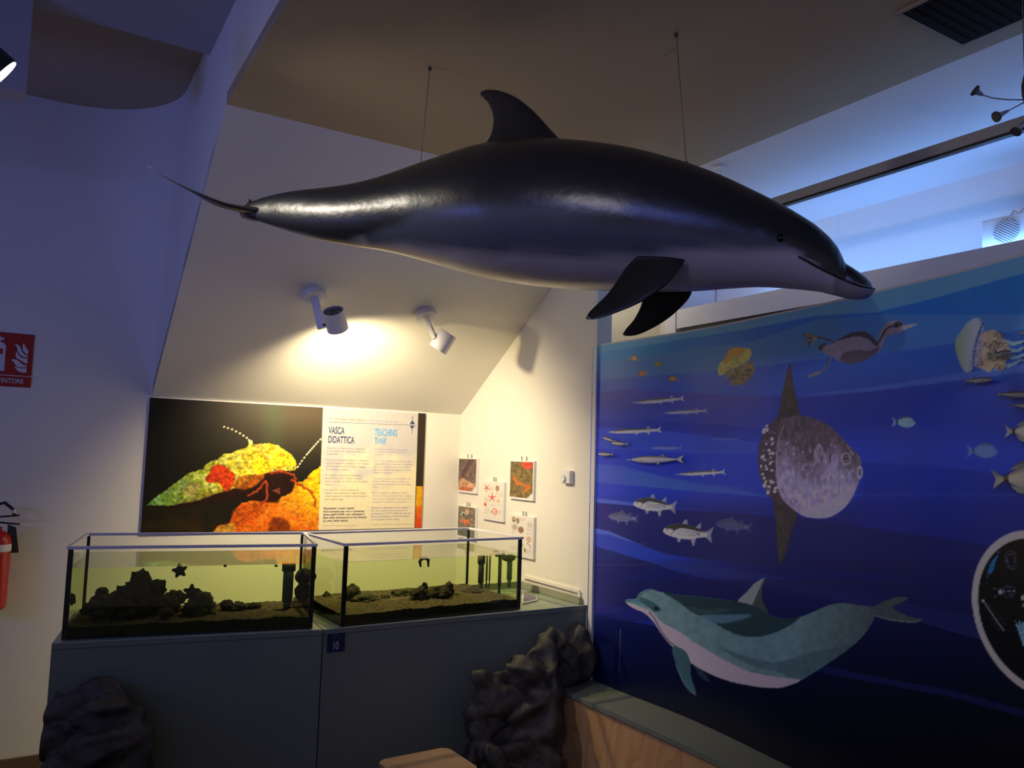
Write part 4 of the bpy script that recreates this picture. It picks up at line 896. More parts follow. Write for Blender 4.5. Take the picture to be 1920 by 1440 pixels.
for k in range(16): nk = nn1-W_+.02+k*.03; unbox('slat', uu0+.01, uu1-.01, nk, nk+.006, HC-.009, HC-.006, M_vent, vent)
rail = empty('suspended_rail', un(2.51, 2.6, 1.04), 'long grey lighting rail hanging in front of the blue-lit cove', 'rail')
RH = 1.035
unbox('rail_body', 2.495, 2.525, -1.1, 2.95, RH-.004, RH+.032, M_grey, rail); unbox('rail_channel', 2.498, 2.522, -1.1, 2.95, RH-.012, RH-.004, M_black, rail)
for n_k in (2.46, .3):
    tube('rod', [un(2.51, n_k, RH+.03), un(2.51, n_k, 1.285)], .004, M_white, rail, 8); bm = bmesh.new(); cyl(bm, un(2.51, n_k, 1.285), -Z, .026, .014, 24); frombm('ceiling_disc', bm, M_white, rail)
# ventilation box with round grille on the cove shelf
p = hitu(1841, 470, 3.02); gn1 = p@N
bx = empty('fan_box', un(3.05, gn1-.2, .80), 'pale box with a round grille standing on the blue-lit cove shelf', 'fan box')
unbox('casing', 3.02, 3.18, gn1-.40, gn1, .80, .935, M_annex, bx, .004)
M_gr = paint('blue_grey_grille', (.36, .38, .42), .5, .03)
gc = un(3.02, hitu(1888, 441, 3.02)@N, .875)
bm = bmesh.new(); cyl(bm, gc, -U, .046, .004, 32); frombm('grille_disc', bm, M_gr, bx)
for k in range(-5, 6):
    L_ = math.sqrt(.044**2-(k*.008)**2); dv = (N*.8+Z*.6); dv /= np.linalg.norm(dv); pv = np.cross(dv, U); boxo('grille_bar', gc-U*.005+pv*k*.008, dv*L_, pv*.0016, U*.0015, M_annex, bx)
for k in range(3): tube('cable_tie', [un(3.03, gn1-.10-.03*k, .934), un(3.03, gn1-.115-.03*k, .95), un(3.03, gn1-.13-.03*k, .934)], .003, M_white, bx, 6)
# hanging mobile with trumpet tips at the right edge
M_tip = paint('mobile_dark', (.05, .045, .045), .4, .1); M_tube = paint('mobile_clear_tube', (.30, .29, .34), .3, .05)
mp = lambda x, y, d=0: hit(x, y, np.array([0, 1.75+d, 0]), np.array([0, 1, 0]))
mob = empty('hanging_mobile', mp(1930, 175), 'hanging model with thin arms ending in small trumpet cups', 'mobile')
tube('stem', [mp(1925, 140), mp(1925, 160), mp(1925, 178), mp(1926, 196)], [.006, .011, .010, .006], M_tip, mob)
tube('hanging_cord', [mp(1921, 140), mp(1921, 140)*np.array([1, 1, 0])+Z*(EYE+HC)], .001, M_wire, mob, 6)
for pts, tp in (([(1920, 187), (1890, 187), (1862, 184), (1842, 178)], (1828, 170)), ([(1920, 192), (1905, 200), (1890, 208)], (1868, 219)), ([(1928, 205), (1920, 228)], (1905, 247))):
    P3 = [mp(*p) for p in pts]; tube('arm', P3, .0016, M_tube, mob, 6)
    a = P3[-1]; b = mp(*tp); tube('cup', [a, a+(b-a)*.6, b], [.003, .006, .012], M_tube, mob, 14)
    d = (b-a)/np.linalg.norm(b-a); bm = bmesh.new(); cyl(bm, b-d*.002, d, .0125, .004, 16); frombm('cup_rim', bm, M_tip, mob)

# left spotlight cut by the frame
lp = empty('wall_spotlight', hit(-8, 135, (0, 2.3, 0), (0, 1, 0)), 'lit dark spotlight at the top left edge above the blue wall', 'spotlight')
c = hit(2, 130, (0, 2.3, 0), (0, 1, 0)); ld_ = np.array([.42, .55, -.72]); ld_ /= np.linalg.norm(ld_)
c = hit(5, 139, (0, 2.3, 0), (0, 1, 0))
ld_ = np.array([.62, .50, -.55]); ld_ /= np.linalg.norm(ld_)
bm = bmesh.new(); cyl(bm, c-ld_*.10, ld_, .055, .10, 32); frombm('housing', bm, M_dark, lp)
bm = bmesh.new(); cyl(bm, c-ld_*.001, ld_, .05, .004, 32); frombm('lens', bm, emit('bright_lens', (1, .93, .82), 14), lp)
tube('stem', [c-ld_*.08, un(((c-ld_*.08)@U), ((c-ld_*.08)@N), 1.69)], .010, M_dark, lp)
light('SPOT', 'left_spot_lamp', c+ld_*.01, np.array([.3, 3.0, 2.0]), 34, (1, .90, .74), spot_size=math.radians(75), spot_blend=.5, shadow_soft_size=.05)

# ------------------------------------------------------------------ fire point on the left wall
sg = empty('fire_extinguisher_sign', hitn(20, 690, NB-.006), 'red sign with a white extinguisher and flames, reading ESTINTORE', 'sign')
a = hitn(65, 628, NB-.006); b = hitn(57, 727, NB-.006); su1 = (a@U+b@U)/2; sh1 = a[2]-EYE; sh0 = b[2]-EYE; su0 = su1-.31
unbox('plate', su0, su1, NB-.006, NB-.001, sh0, sh1, paint('sign_red', (.36, .008, .006), .4, .02, 5, 0), sg)
M_sw = paint('sign_white', (.62, .66, .72), .4, .02, 5, 0)
HW = sh1-sh0
SP = lambda x, y: un(su1-(.5825-x)*.31*1.0, NB-.0065, 0)*np.array([1, 1, 0])+Z*(EYE+sh0+y*HW)   # x measured so 1 px ~ zoom
def spx(x, y):                                          # from the 9x zoom of the sign
    return hitn(x/9, 600+y/9, NB-.0068)
for pl_ in ([(250, 410), (300, 415), (345, 460), (370, 530), (400, 575), (465, 600), (460, 632), (400, 625), (340, 590), (300, 530), (285, 450)], [(395, 390), (415, 420), (440, 470), (478, 505), (472, 580), (430, 565), (390, 520), (378, 450)], [(275, 525), (310, 590), (370, 640), (468, 650), (460, 740), (400, 715), (330, 670), (275, 640), (262, 580)], [(180, 678), (225, 660), (280, 670), (330, 710), (380, 750), (450, 770), (440, 795), (370, 798), (300, 790), (250, 740), (225, 695)], [(250, 775), (300, 805), (380, 815), (448, 812), (445, 888), (370, 885), (300, 860), (265, 820)]):
    prism('flame_mark', [spx(x, y) for x, y in pl_], -N*.0004, M_sw, sg)
prism('extinguisher_mark', [spx(x, y) for x, y in [(-150, 400), (-20, 375), (20, 370), (10, 335), (72, 330), (75, 300), (20, 290), (0, 255), (-60, 262), (-90, 380)]], -N*.0004, M_sw, sg)
prism('extinguisher_mark', [spx(x, y) for x, y in [(-150, 400), (40, 375), (80, 400), (100, 440), (85, 620), (70, 860), (-150, 850)]], -N*.0005, M_sw, sg)
prism('extinguisher_band', [spx(x, y) for x, y in [(-150, 470), (52, 482), (48, 575), (-150, 562)]], -N*.0009, M_red, sg)
boxo('rule', (spx(-500, 888)+spx(528, 962))/2, U*.155, N*.0004, Z*.0018, M_sw, sg)
a = spx(10, 1058); b = spx(392, 1075); w6 = (b-a)@U
o = put_text('lettering', 'ESTINTORE', b-U*(w6*1.44), U, Z, .0225, 1, M_sw, sg, .0008, bold=.015, maxw=w6*1.44)

fe = empty('fire_extinguisher', hitn(-8, 1140, NB-.12)*np.array([1, 1, 0])+Z*.78, 'red fire extinguisher hanging on the wall under its sign', 'extinguisher')
c = hitn(-14, 1100, NB-.10); fx = c*np.array([1, 1, 0]); zb = hitn(-14, 1143, NB-.10)[2]; zt = hitn(-14, 1000, NB-.10)[2]
R_ = (hitn(15, 1060, NB-.10)-hitn(-14, 1060, NB-.10))@U
def lathe(name, prof, base, mat, parent, seg=32):
    bm = bmesh.new(); rs = [[bm.verts.new((base[0]+r*math.cos(2*math.pi*k/seg), base[1]+r*math.sin(2*math.pi*k/seg), z)) for k in range(seg)] for r, z in prof]
    for a, b in zip(rs, rs[1:]):
        for k in range(seg): bm.faces.new((a[k], a[(k+1) % seg], b[(k+1) % seg], b[k]))
    bm.faces.new(rs[0][::-1]); bm.faces.new(rs[-1]); return frombm(name, bm, mat, parent, True)
lathe('cylinder', [(R_*.8, zb), (R_*.97, zb+.012), (R_, zb+.03), (R_, zt-.035), (R_*.9, zt-.015), (R_*.6, zt+.005), (R_*.3, zt+.012), (R_*.3, zt+.03)], fx, M_red, fe)
lathe('label_band', [(R_+.0006, zt-.085), (R_+.001, zt-.08), (R_+.001, zt-.055), (R_+.0006, zt-.05)], fx, M_paper, fe)
hv0 = np.array([fx[0], fx[1], zt+.035])
boxo('lever', hv0+U*.04+Z*.012, U*.05-Z*.006, N*.008, Z*.004, M_black, fe, .001); boxo('lever', hv0+U*.035+Z*.045, U*.05+Z*.004, N*.008, Z*.004, M_black, fe, .001)
tube('hose', [hv0+Z*.04-U*.03, hv0+Z*.10-U*.01, hv0+Z*.11+U*.02, hv0+Z*.08+U*.055, hv0+Z*.045+U*.065], .008, M_black, fe)
tube('hose_collar', [hv0+Z*.075+U*.057, hv0+Z*.058+U*.062], .0095, M_white, fe)
prism('hose_horn', [hv0+U*.04+Z*.005-N*0, hv0+U*.075-Z*.01, hv0+U*.095-Z*.13, hv0+U*.045-Z*.13], N*.03, M_dark, fe)
boxo('wall_bracket', np.array([fx[0], fx[1], (zt+zb)/2])+N*.085, U*.025, N*.014, Z*.06, M_dark, fe)

# ------------------------------------------------------------------ pictures on the right wall, thermostat
def pic(px, fn, label, grp, clips, th=.016, name='wall_picture'):
    (xl, yt), (xr, yb) = px
    a = hitu(xl, yt); b = hitu(xr, yb); n1_, n0_ = a@N, b@N; zt_ = hitu((xl+xr)/2, (yt[0]+yt[1])/2 if hasattr(yt, '__len__') else yt)[2]; zb_ = hitu((xl+xr)/2, yb)[2]
    e = empty(name, un(UR-th, (n0_+n1_)/2, zb_-EYE), label, 'picture', grp)
    unbox('board', UR-th, UR-.001, n0_, n1_, zb_-EYE, zt_-EYE, M_paper, e)
    nx, ny = 90, 150; nn = np.linspace(n1_-.008, n0_+.008, nx); hz = np.linspace(zb_+.012, zt_-.006, ny)
    PP = (UR-th-.001)*U+nn[None, :, None]*N+hz[:, None, None]*Z
    X, Y = np.meshgrid(np.linspace(0, 60, nx), np.linspace(100, 0, ny)); cc = Canvas(X.ravel(), Y.ravel(), (230, 228, 222)); fn(cc)
    grid('print', PP, M_photo, e, np.clip(lin(np.clip(cc.C, 0, 255)), 0, .85), smooth=False)
    for k in clips:
        p = un(UR-.004, n1_+(n0_-n1_)*k, zt_-EYE+.012); tube('hook', [p+N*.004+Z*.012, p, p-N*.004-Z*.004, p-U*.004-Z*.012], .0022, M_dark, e, 6)
    # turned up corner
    p = un(UR-th-.003, n0_+.012, zb_-EYE+.012); 
    return e
def ph_base(c, A1, A2, sc, sd):
    x, y = c.X, c.Y; f = fbm(x/sc, y/sc, sd)[:, None]; g2 = fbm(x/4, y/4, sd+3)[:, None]
    c.C[:] = (np.array(A1)*(1-f)+np.array(A2)*f)*(.6+.8*g2)
def ph1(c):
    ph_base(c, (60, 48, 48), (150, 120, 110), 9, 1); c.poly([(0, 70), (20, 62), (40, 72), (60, 76), (60, 100), (0, 100)], (206, 160, 120), 4, .85, nz=.4, nsc=5, rough=3); c.poly([(36, 0), (52, 0), (30, 40), (14, 60), (8, 54)], (64, 34, 36), 4, .7, nz=.4); c.poly([(4, 92), (24, 86), (50, 92), (52, 100), (4, 100)], (196, 92, 60), 3, .8, nz=.5, nsc=4); corner(c)
def corner(c): c.poly([(44, 101), (61, 84), (61, 101)], (232, 230, 222), 1); c.line([(44, 100), (52, 97), (54, 86)], 1, (90, 84, 80))
def ph2(c):
    ph_base(c, (70, 62, 36), (150, 124, 72), 8, 4); c.poly([(28, 0), (60, 0), (60, 16), (44, 20), (30, 14)], (226, 66, 46), 3, .9, nz=.35, nsc=5, rough=2)
    for q in ((18, 56, 16, 3.5, .6), (24, 62, 12, 3, -.3), (44, 66, 14, 4, .1), (46, 76, 10, 4, -.7), (14, 52, 12, 3, 1.2)): c.ell(*q[:2], q[2], q[3], (214, 102, 34), ang=q[4], soft=2, alpha=.85)
    for k in range(26): c.line([(rr.random()*60, rr.random()*100), (rr.random()*60, rr.random()*100)][:1]+[(rr.random()*60, 30+rr.random()*60)], .8, (190, 170, 110), alpha=.35)
    corner(c)
def ph3(c):
    ph_base(c, (70, 74, 66), (170, 150, 128), 8, 7); c.ell(32, 16, 8, 10, (226, 178, 150), soft=3, alpha=.8); c.ell(18, 26, 8, 9, (200, 205, 200), soft=4, alpha=.7); c.ell(20, 28, 4, 5, (30, 30, 34))
    for k in range(5): a_ = 6.28*k/5+.4; c.line([(28, 50), (28+22*math.cos(a_), 50+13*math.sin(a_))], 8, (232, 112, 74), w2=3, alpha=.95)
    c.poly([(0, 74), (60, 70), (60, 100), (0, 100)], (80, 86, 84), 5, .6, nz=.8, nsc=3)
def chart(kind):
    def f(c):
        c.C[:] = (228, 224, 218)
        G = (172, 166, 162)
        def star(x, y, r, col, n=5, a0=.3):
            for k in range(n): a_ = 6.28*k/n+a0; c.line([(x, y), (x+r*math.cos(a_), y+r*math.sin(a_))], r*.32, col, w2=r*.12)
        def lines(x, y, w_, k): 
            for j in range(k): c.line([(x, y+2.2*j), (x+w_*(1 if j < k-1 else .6), y+2.2*j)], .8, G, alpha=.7)
        if kind:
            star(9, 17, 11, (204, 92, 84)); star(27, 42, 13, (214, 84, 76), a0=.9); c.ell(42, 15, 6, 8, (186, 150, 130)); c.ell(42, 15, 3, 5, (110, 84, 80), ring=1.2); c.line([(42, 22), (40, 32)], 1, (120, 130, 80)); star(46, 50, 7, (214, 150, 110), 6)
            c.ell(6, 64, 4, 5, (206, 92, 80)); c.ell(12, 78, 5, 4, (170, 200, 180), ring=1.4); c.ell(36, 80, 7, 8, (214, 92, 86), ring=2); c.ell(38, 80, 3, 4, (236, 150, 140)); c.line([(24, 82), (30, 83)], 2, (190, 90, 90))
            lines(18, 14, 11, 5); lines(4, 46, 13, 6); lines(48, 28, 10, 5); lines(22, 62, 16, 3); lines(44, 60, 12, 2); lines(46, 76, 9, 6); lines(4, 86, 14, 2)
        else:
            c.ell(9, 10, 5, 7, (112, 108, 70)); c.ell(9, 9, 2.5, 3, (210, 205, 190)); c.ell(20, 12, 4.5, 8, (150, 132, 96)); star(12, 30, 10, (176, 168, 158), 12); c.ell(29, 35, 7.5, 9, (158, 128, 106)); star(29, 35, 7, (138, 106, 88), 14); c.line([(10, 40), (6, 48)], 1, (130, 130, 110))
            for k in range(4): c.line([(46+3.4*k, 10+abs(k-1.5)*3), (47+3.2*k, 24)], 1.2, (150, 150, 120))
            c.ell(50, 56, 6.5, 8, (206, 172, 158)); c.line([(50, 64), (46, 68), (54, 72), (54, 78)], 1.4, (120, 100, 90)); c.poly([(34, 68), (38, 72), (36, 80), (32, 74)], (196, 196, 120)); c.poly([(40, 78), (44, 88), (41, 94), (38, 86)], (110, 130, 84)); c.ell(40, 84, 2, 3, (150, 120, 80))
            lines(26, 4, 13, 4); lines(44, 28, 14, 4); lines(42, 40, 16, 3); lines(4, 52, 16, 5); lines(30, 52, 10, 3); lines(44, 82, 13, 6); lines(4, 84, 18, 4)
    return f
GP = 'seabed photo boards on the right wall'; GC = 'sea life drawing charts on the right wall'
pic(((864, 859), (897, 924)), ph1, 'upper left board, brown rocky seabed photo, on the cream wall', GP, (.42, .62))
pic(((863, 949), (895, 1010)), ph3, 'board with an orange starfish photo, half behind the tank rim', GP, (.42, .55))
pic(((961, 864), (1004, 937)), ph2, 'right photo board with red and orange crabs on brown weed', GP, (.42, .62))
pic(((911, 903), (948, 976)), chart(1), 'white chart with red starfish drawings between two photo boards', GC, (.42, .52))
pic(((961, 967), (1004, 1044)), chart(0), 'white chart with shells and urchins below the crab photo board', GC, (.48, .6))
a = hitu(1060, 882); b = hitu(1076, 907)
te = empty('thermostat', un(UR-.03, b@N, b[2]-EYE), 'small white wall thermostat with a round knob', 'thermostat')
n1_, n0_ = a@N, b@N
unbox('casing', UR-.028, UR-.001, n0_, n1_, b[2]-EYE, a[2]-EYE, M_white, te, .003)
bm = bmesh.new(); cyl(bm, un(UR-.028, n1_-.027, (a[2]+b[2])/2-EYE-.008), -U, .019, .010, 24); frombm('knob', bm, M_trim, te)

# number sign on the counter
def hitc(px, py): return hit(px, py, C1-n2*.006, n2)
c00 = hitc(613, 1224); c11 = hitc(647, 1189); wS = (c11-c00)@d2; hS = (hitc(614, 1189)-hitc(613, 1224))[2]
ns_ = empty('number_sign', c00, 'small navy sign with the number 10 on the counter front', 'sign')
ctr = c00+d2*wS/2+Z*hS/2
boxo('plate', ctr+n2*.001, d2*wS/2, n2*.0025, Z*hS/2, M_navy, ns_, .001)
M_sw2 = paint('sign_print', (.60, .62, .68), .4, 0, 5, 0)
put_text('lettering', '10', ctr-Z*hS*.36, d2, Z, hS*.42, .62, M_sw2, ns_, .0026, bold=.015, center=True)
M_ic = paint('sign_icon', (.10, .12, .26), .4, 0, 5, 0)
for r_ in (.0085, .0145):
    pts = [ctr+Z*(hS*.24)+d2*r_*math.cos(t)+Z*r_*math.sin(t)-n2*.0024 for t in np.linspace(-.6, math.pi+.6, 18)]; tube('icon_arc', pts, .0011, M_ic, ns_, 6)

# ------------------------------------------------------------------ tanks
M_glass = clear('tank_glass', (.985, .995, .975), .15, .01)
M_water = clear('tank_water', (.90, .965, .66), .0, .02)
M_wsurf = clear('water_surface', (.80, .78, .64), .05, .03)
M_rim = paint('pale_lilac_rim', (.80, .76, .80), .4, .03, 5, 0)
M_gravel = paint('dark_gravel', (.11, .085, .04), .9, .75, 55, .25, 200)
M_gravel2 = paint('gravel_grains', (.32, .28, .17), .8, .5, 140, .1, 260)
M_arock = paint('algae_rock', (.05, .042, .022), .95, .5, 30, .3, 120)
M_weed = paint('green_weed', (.07, .075, .03), .95, .4, 40, .3, 120)
M_sponge = paint('filter_sponge', (.02, .028, .02), .95, .3, 60, .3, 200)
M_pipe = paint('pvc_pipe', (.045, .055, .045), .5, .1)
M_pgreen = paint('green_pipe', (.03, .10, .055), .5, .1)
TK = []
def tank(pA, pB, depth, topz, label, wl, zb):
    a = hith(*pA, HCt); b = hith(*pB, HCt); d, nn = nrm2(a, b); L = np.linalg.norm(b-a)
    a = a+nn*.006; z0 = EYE+HCt+.0015
    Hh_ = topz-z0
    e = empty('glass_tank', np.array([a[0], a[1], z0]), label, 'tank', 'glass aquarium tanks on the counter')
    at = lambda s, t, z: np.array([a[0], a[1], 0])+d*s+nn*t+Z*(z0+z)
    T_ = .006
    boxo('front_pane', at(L/2, T_/2, Hh_/2), d*(L/2-.001), nn*T_/2, Z*(Hh_/2-.004), M_glass, e)
    boxo('back_pane', at(L/2, depth-T_/2, Hh_/2), d*(L/2-.001), nn*T_/2, Z*(Hh_/2-.004), M_glass, e)
    for s in (T_/2, L-T_/2): boxo('side_pane', at(s, depth/2, Hh_/2), d*T_/2, nn*(depth/2-T_-.001), Z*(Hh_/2-.004), M_glass, e)
    boxo('base_pane', at(L/2, depth/2, .003), d*(L/2-.008), nn*(depth/2-.008), Z*.003, M_black, e)
    for s, t in ((0, 0), (1, 0), (0, 1), (1, 1)):
        w_ = .009 if t == 0 else .006
        boxo('corner_strip', at(w_ if s == 0 else L-w_, w_*.55 if t == 0 else depth-w_*.55, Hh_/2-.003), d*w_, nn*w_*.55+0*d, Z*(Hh_/2-.004), M_black, e)
    r = .006
    for c_, ax, bx_ in ((at(L/2, 0, Hh_), d*(L/2+.004), nn*r), (at(L/2, depth, Hh_), d*(L/2+.004), nn*r), (at(0, depth/2, Hh_), d*r, nn*(depth/2-r)), (at(L, depth/2, Hh_), d*r, nn*(depth/2-r))):
        boxo('rim', c_, ax, bx_, Z*.0055, M_rim, e, .0015)
    # water: side skin and surface
    wz = wl*Hh_
    bm = bmesh.new(); i0 = T_+.001
    boxv = [at(s, t, z) for z in (.007, wz) for s, t in ((i0, i0), (L-i0, i0), (L-i0, depth-i0), (i0, depth-i0))]
    vs = [bm.verts.new(tuple(p)) for p in boxv]
    for k in range(4): bm.faces.new((vs[k], vs[(k+1) % 4], vs[4+(k+1) % 4], vs[4+k]))
    bm.faces.new((vs[4], vs[5], vs[6], vs[7])); 
    me = bpy.data.meshes.new('water'); bm.to_mesh(me); bm.free(); wo = link('water', me, M_water, e); me.materials.append(M_wsurf); me.polygons[4].material_index = 1
    # gravel bed
    nx, ny = 120, 60; Pg = np.zeros((ny, nx, 3)); rs_ = np.random.RandomState(5)
    for j in range(ny):
        for i in range(nx):
            s = i0+.002+(L-2*i0-.004)*i/(nx-1); t = i0+.002+(depth-2*i0-.004)*j/(ny-1)
            z = .045+(zb-.045)*t/depth+.010*mnoise.noise(Vector((s*7, t*7, L)))+.004*rs_.rand()
            Pg[j, i] = at(s, t, z)
    g_ = grid('gravel_bed', Pg, M_gravel, e, smooth=False); tag(g_, kind='stuff')
    # skirt of dark soil seen through the front and side glass
    bm = bmesh.new()
    def wall_(seq):
        lo = [bm.verts.new((p[0], p[1], z0+.007)) for p in seq]; hi = [bm.verts.new(tuple(p)) for p in seq]
        for k in range(len(seq)-1): bm.faces.new((lo[k], lo[k+1], hi[k+1], hi[k]))
    wall_(list(Pg[0])); wall_(list(Pg[:, 0])); wall_(list(Pg[:, -1])); wall_(list(Pg[-1]))
    so = frombm('soil_edge', bm, paint('dark_soil', (.018, .016, .008), .9, .3, 60), e); tag(so, kind='stuff')
    info = dict(a=at, d=d, n=nn, L=L, D=depth, H=Hh_, z0=z0, wz=wz, org=at(0, 0, 0), Pg=Pg)
    # pale shell grains scattered on the bed (stuff)
    bm = bmesh.new(); r2 = random.Random(int(L*1000))
    for _ in range(900):
        i = int(r2.random()**1*119); j = int(r2.random()*59); p = Vector(tuple(Pg[j, i])); s = .0012+.0022*r2.random()
        v1 = [bm.verts.new(p+Vector((r2.uniform(-s, s), r2.uniform(-s, s), r2.uniform(0, s*1.6)))) for _ in range(4)]
        for tri in ((0, 1, 2), (0, 1, 3), (1, 2, 3), (0, 2, 3)): bm.faces.new([v1[q_] for q_ in tri])
    so = frombm('shell_grains', bm, M_gravel2, e); tag(so, kind='stuff')
    TK.append(info); return e
rimz = (hit(127, 1027, hith(113, 1203, HCt), n1)[2]+hit(650, 1022, hith(640, 1176, HCt), n2)[2])/2
tank((114, 1202), (586, 1180), .50, rimz, 'left glass tank with a tall dark rock pile and sponge filter', .775, .02)
tank((640, 1177), (977, 1144), .50, rimz, 'right glass tank with green-lit pipes at its right end', .775, .045)
def tp(k, px, py, t):
    T = TK[k]; return hit(px, py, T['org']+T['n']*t, T['n'])
def lump(name, k, px, py, t, rx, rz, label, cat='rock', grp=None, mat=None, seed=1, rough=.35, ry=None, sub=4, flat=True):
    """rock at depth t; rx, rz half sizes in photo pixels; base settled on the gravel"""
    T = TK[k]; c = tp(k, px, py, t); dist = c[1]; sxm = rx*dist/FPX; szm = rz*dist/FPX; ry = ry or min(sxm, .06)
    bm = bmesh.new(); bmesh.ops.create_icosphere(bm, subdivisions=sub, radius=1)
    for v in bm.verts:
        p = v.co.copy(); q_ = p*1.7+Vector((seed*3.1, seed*1.7, seed)); f = 1+rough*(mnoise.noise(q_)+.6*mnoise.noise(q_*2.3)+.35*mnoise.noise(q_*5)+.2*mnoise.noise(q_*10))
        p = p*f; w_ = Vector(tuple(T['d']))*p.x*sxm+Vector(tuple(T['n']))*p.y*ry+Vector((0, 0, p.z*szm)); v.co = Vector(tuple(c))+w_
    o_ = frombm(name, bm, mat or M_arock, None, True)
    return tag(o_, label, cat, grp)
GR = 'algae-covered rocks on the tank gravel'
lump('aquarium_rock', 0, 268, 1118, .17, 34, 34, 'tallest dark jagged rock in the left tank', seed=2, rough=.5)
lump('aquarium_rock', 0, 228, 1138, .15, 38, 24, 'broad dark rock leaning left of the tallest rock', seed=5, rough=.45)
lump('aquarium_rock', 0, 178, 1142, .20, 22, 13, 'low dark rock near the left glass of the left tank', seed=9)
lump('sea_anemone', 0, 191, 1111, .30, 11, 10, 'round dark anemone on a rock at the left of the left tank', 'anemone', seed=3, rough=.12)
lump('aquarium_rock', 0, 190, 1126, .28, 17, 13, 'small rounded rock below the round anemone', seed=13)
lump('aquarium_rock', 0, 136, 1124, .10, 6, 9, 'small dark rock against the left glass', seed=21, rough=.5)
lump('aquarium_rock', 0, 374, 1138, .18, 27, 24, 'weedy round rock in the middle of the left tank', seed=7, rough=.45, mat=M_weed)
lump('aquarium_rock', 0, 326, 1128, .24, 15, 18, 'narrow pointed weedy rock beside the middle rock', seed=11, rough=.6, mat=M_weed)
lump('aquarium_stone', 0, 312, 1149, .10, 14, 10, 'squat dark stone at the front of the left tank', seed=15, rough=.2)
lump('aquarium_rock', 0, 305, 1128, .30, 14, 12, 'small rock just right of the tallest rock', seed=19)
lump('aquarium_rock', 0, 425, 1134, .28, 11, 9, 'first small rock right of the weedy middle rock', seed=23)
lump('aquarium_rock', 0, 447, 1138, .28, 14, 9, 'middle one of three small rocks before the filter pipe', seed=25, mat=M_weed)
lump('aquarium_rock', 0, 476, 1137, .30, 12, 7, 'last small rock before the left tank filter pipe', seed=27)
lump('aquarium_rock', 1, 660, 1113, .33, 15, 17, 'round weedy rock near the left end of the right tank', seed=31, mat=M_weed, rough=.2)
lump('aquarium_rock', 1, 684, 1127, .26, 24, 12, 'broad weedy mound at the left of the right tank', seed=33, mat=M_weed)
lump('aquarium_rock', 1, 613, 1125, .44, 9, 13, 'small rock in the back left corner of the right tank', seed=35)
lump('aquarium_rock', 1, 763, 1115, .36, 30, 11, 'long low mound behind the dark rocks of the right tank', seed=37, mat=M_weed)
lump('aquarium_rock', 1, 788, 1120, .20, 16, 17, 'dark rock with a knobbly top in the middle of the right tank', seed=39, rough=.5)
lump('aquarium_rock', 1, 796, 1102, .22, 5, 9, 'small upright knob on the middle dark rock', seed=40, rough=.5)
lump('aquarium_rock', 1, 822, 1115, .22, 20, 14, 'wide dark rock right of the middle in the right tank', seed=41, rough=.5)
lump('aquarium_rock', 1, 842, 1104, .24, 8, 12, 'upright dark rock at the right end of the wide rock', seed=43, rough=.5)
lump('aquarium_rock', 1, 884, 1112, .30, 23, 8, 'long flat rock at the foot of the pipes', seed=45)
lump('aquarium_rock', 1, 860, 1122, .22, 10, 8, 'small dark rock in front of the long flat rock', seed=47)
lump('aquarium_rock', 1, 722, 1123, .30, 10, 7, 'small rock between the mounds of the right tank', seed=49)
a = tp(1, 727, 1126, .22); b = tp(1, 757, 1124, .24); tag(tube('driftwood_stick', [a, (a+b)/2+Z*.002, b], .004, paint('pale_stick', (.35, .29, .18), .8)), 'thin pale stick lying on the gravel of the right tank', 'stick')
# starfish and creatures clinging to the glass
def star3(name, k, px, py, t, r, rot_, label, arms=5, n=0):
    T = TK[k]; c = tp(k, px, py, t); rr_ = r*c[1]/FPX; d_ = T['d']; bm = bmesh.new()
    ring = []; M2 = arms*8
    for j in range(M2):
        an = 2*math.pi*j/M2+rot_; f = .58+.42*(.5+.5*math.cos(arms*(an-rot_)))**1.3
        ring.append(c+(d_*math.cos(an)+Z*math.sin(an))*rr_*f)
    vf = [bm.verts.new(tuple(p-T['n']*.002)) for p in ring]; vb = [bm.verts.new(tuple(p+T['n']*.003)) for p in ring]; cf = bm.verts.new(tuple(c-T['n']*.009)); cb = bm.verts.new(tuple(c+T['n']*.004))
    for j in range(M2): q_ = (j+1) % M2; bm.faces.new((vf[j], vf[q_], cf)); bm.faces.new((vb[q_], vb[j], cb)); bm.faces.new((vf[j], vb[j], vb[q_], vf[q_]))
    return tag(frombm(name, bm, M_arock, None, True), label, 'starfish', 'starfish on the tank glass')
star3('starfish', 0, 337, 1070, .30, 14, .5, 'upper dark starfish hanging just under the water line')
star3('starfish', 0, 359, 1110, .09, 15, .3, 'lower dark starfish above the weedy middle rock')
for px, lab in ((422, 'floating green scrap at the water line, left one of two'), (518, 'floating green scrap at the water line near the filter pipe')):
    lump('algae_scrap', 0, px, 1061, .25, 3.2, 2.4, lab, 'algae', 'floating algae scraps', M_weed, px, sub=2)
p = [tp(1, x, y, .25) for x, y in ((789, 1063), (787, 1053), (791, 1047), (798, 1046), (803, 1050), (803, 1063))]
tag(tube('sea_slug', p, [.004, .008, .009, .009, .008, .004], M_weed, None, 10), 'curled dark creature hanging at the water line of the right tank', 'creature')
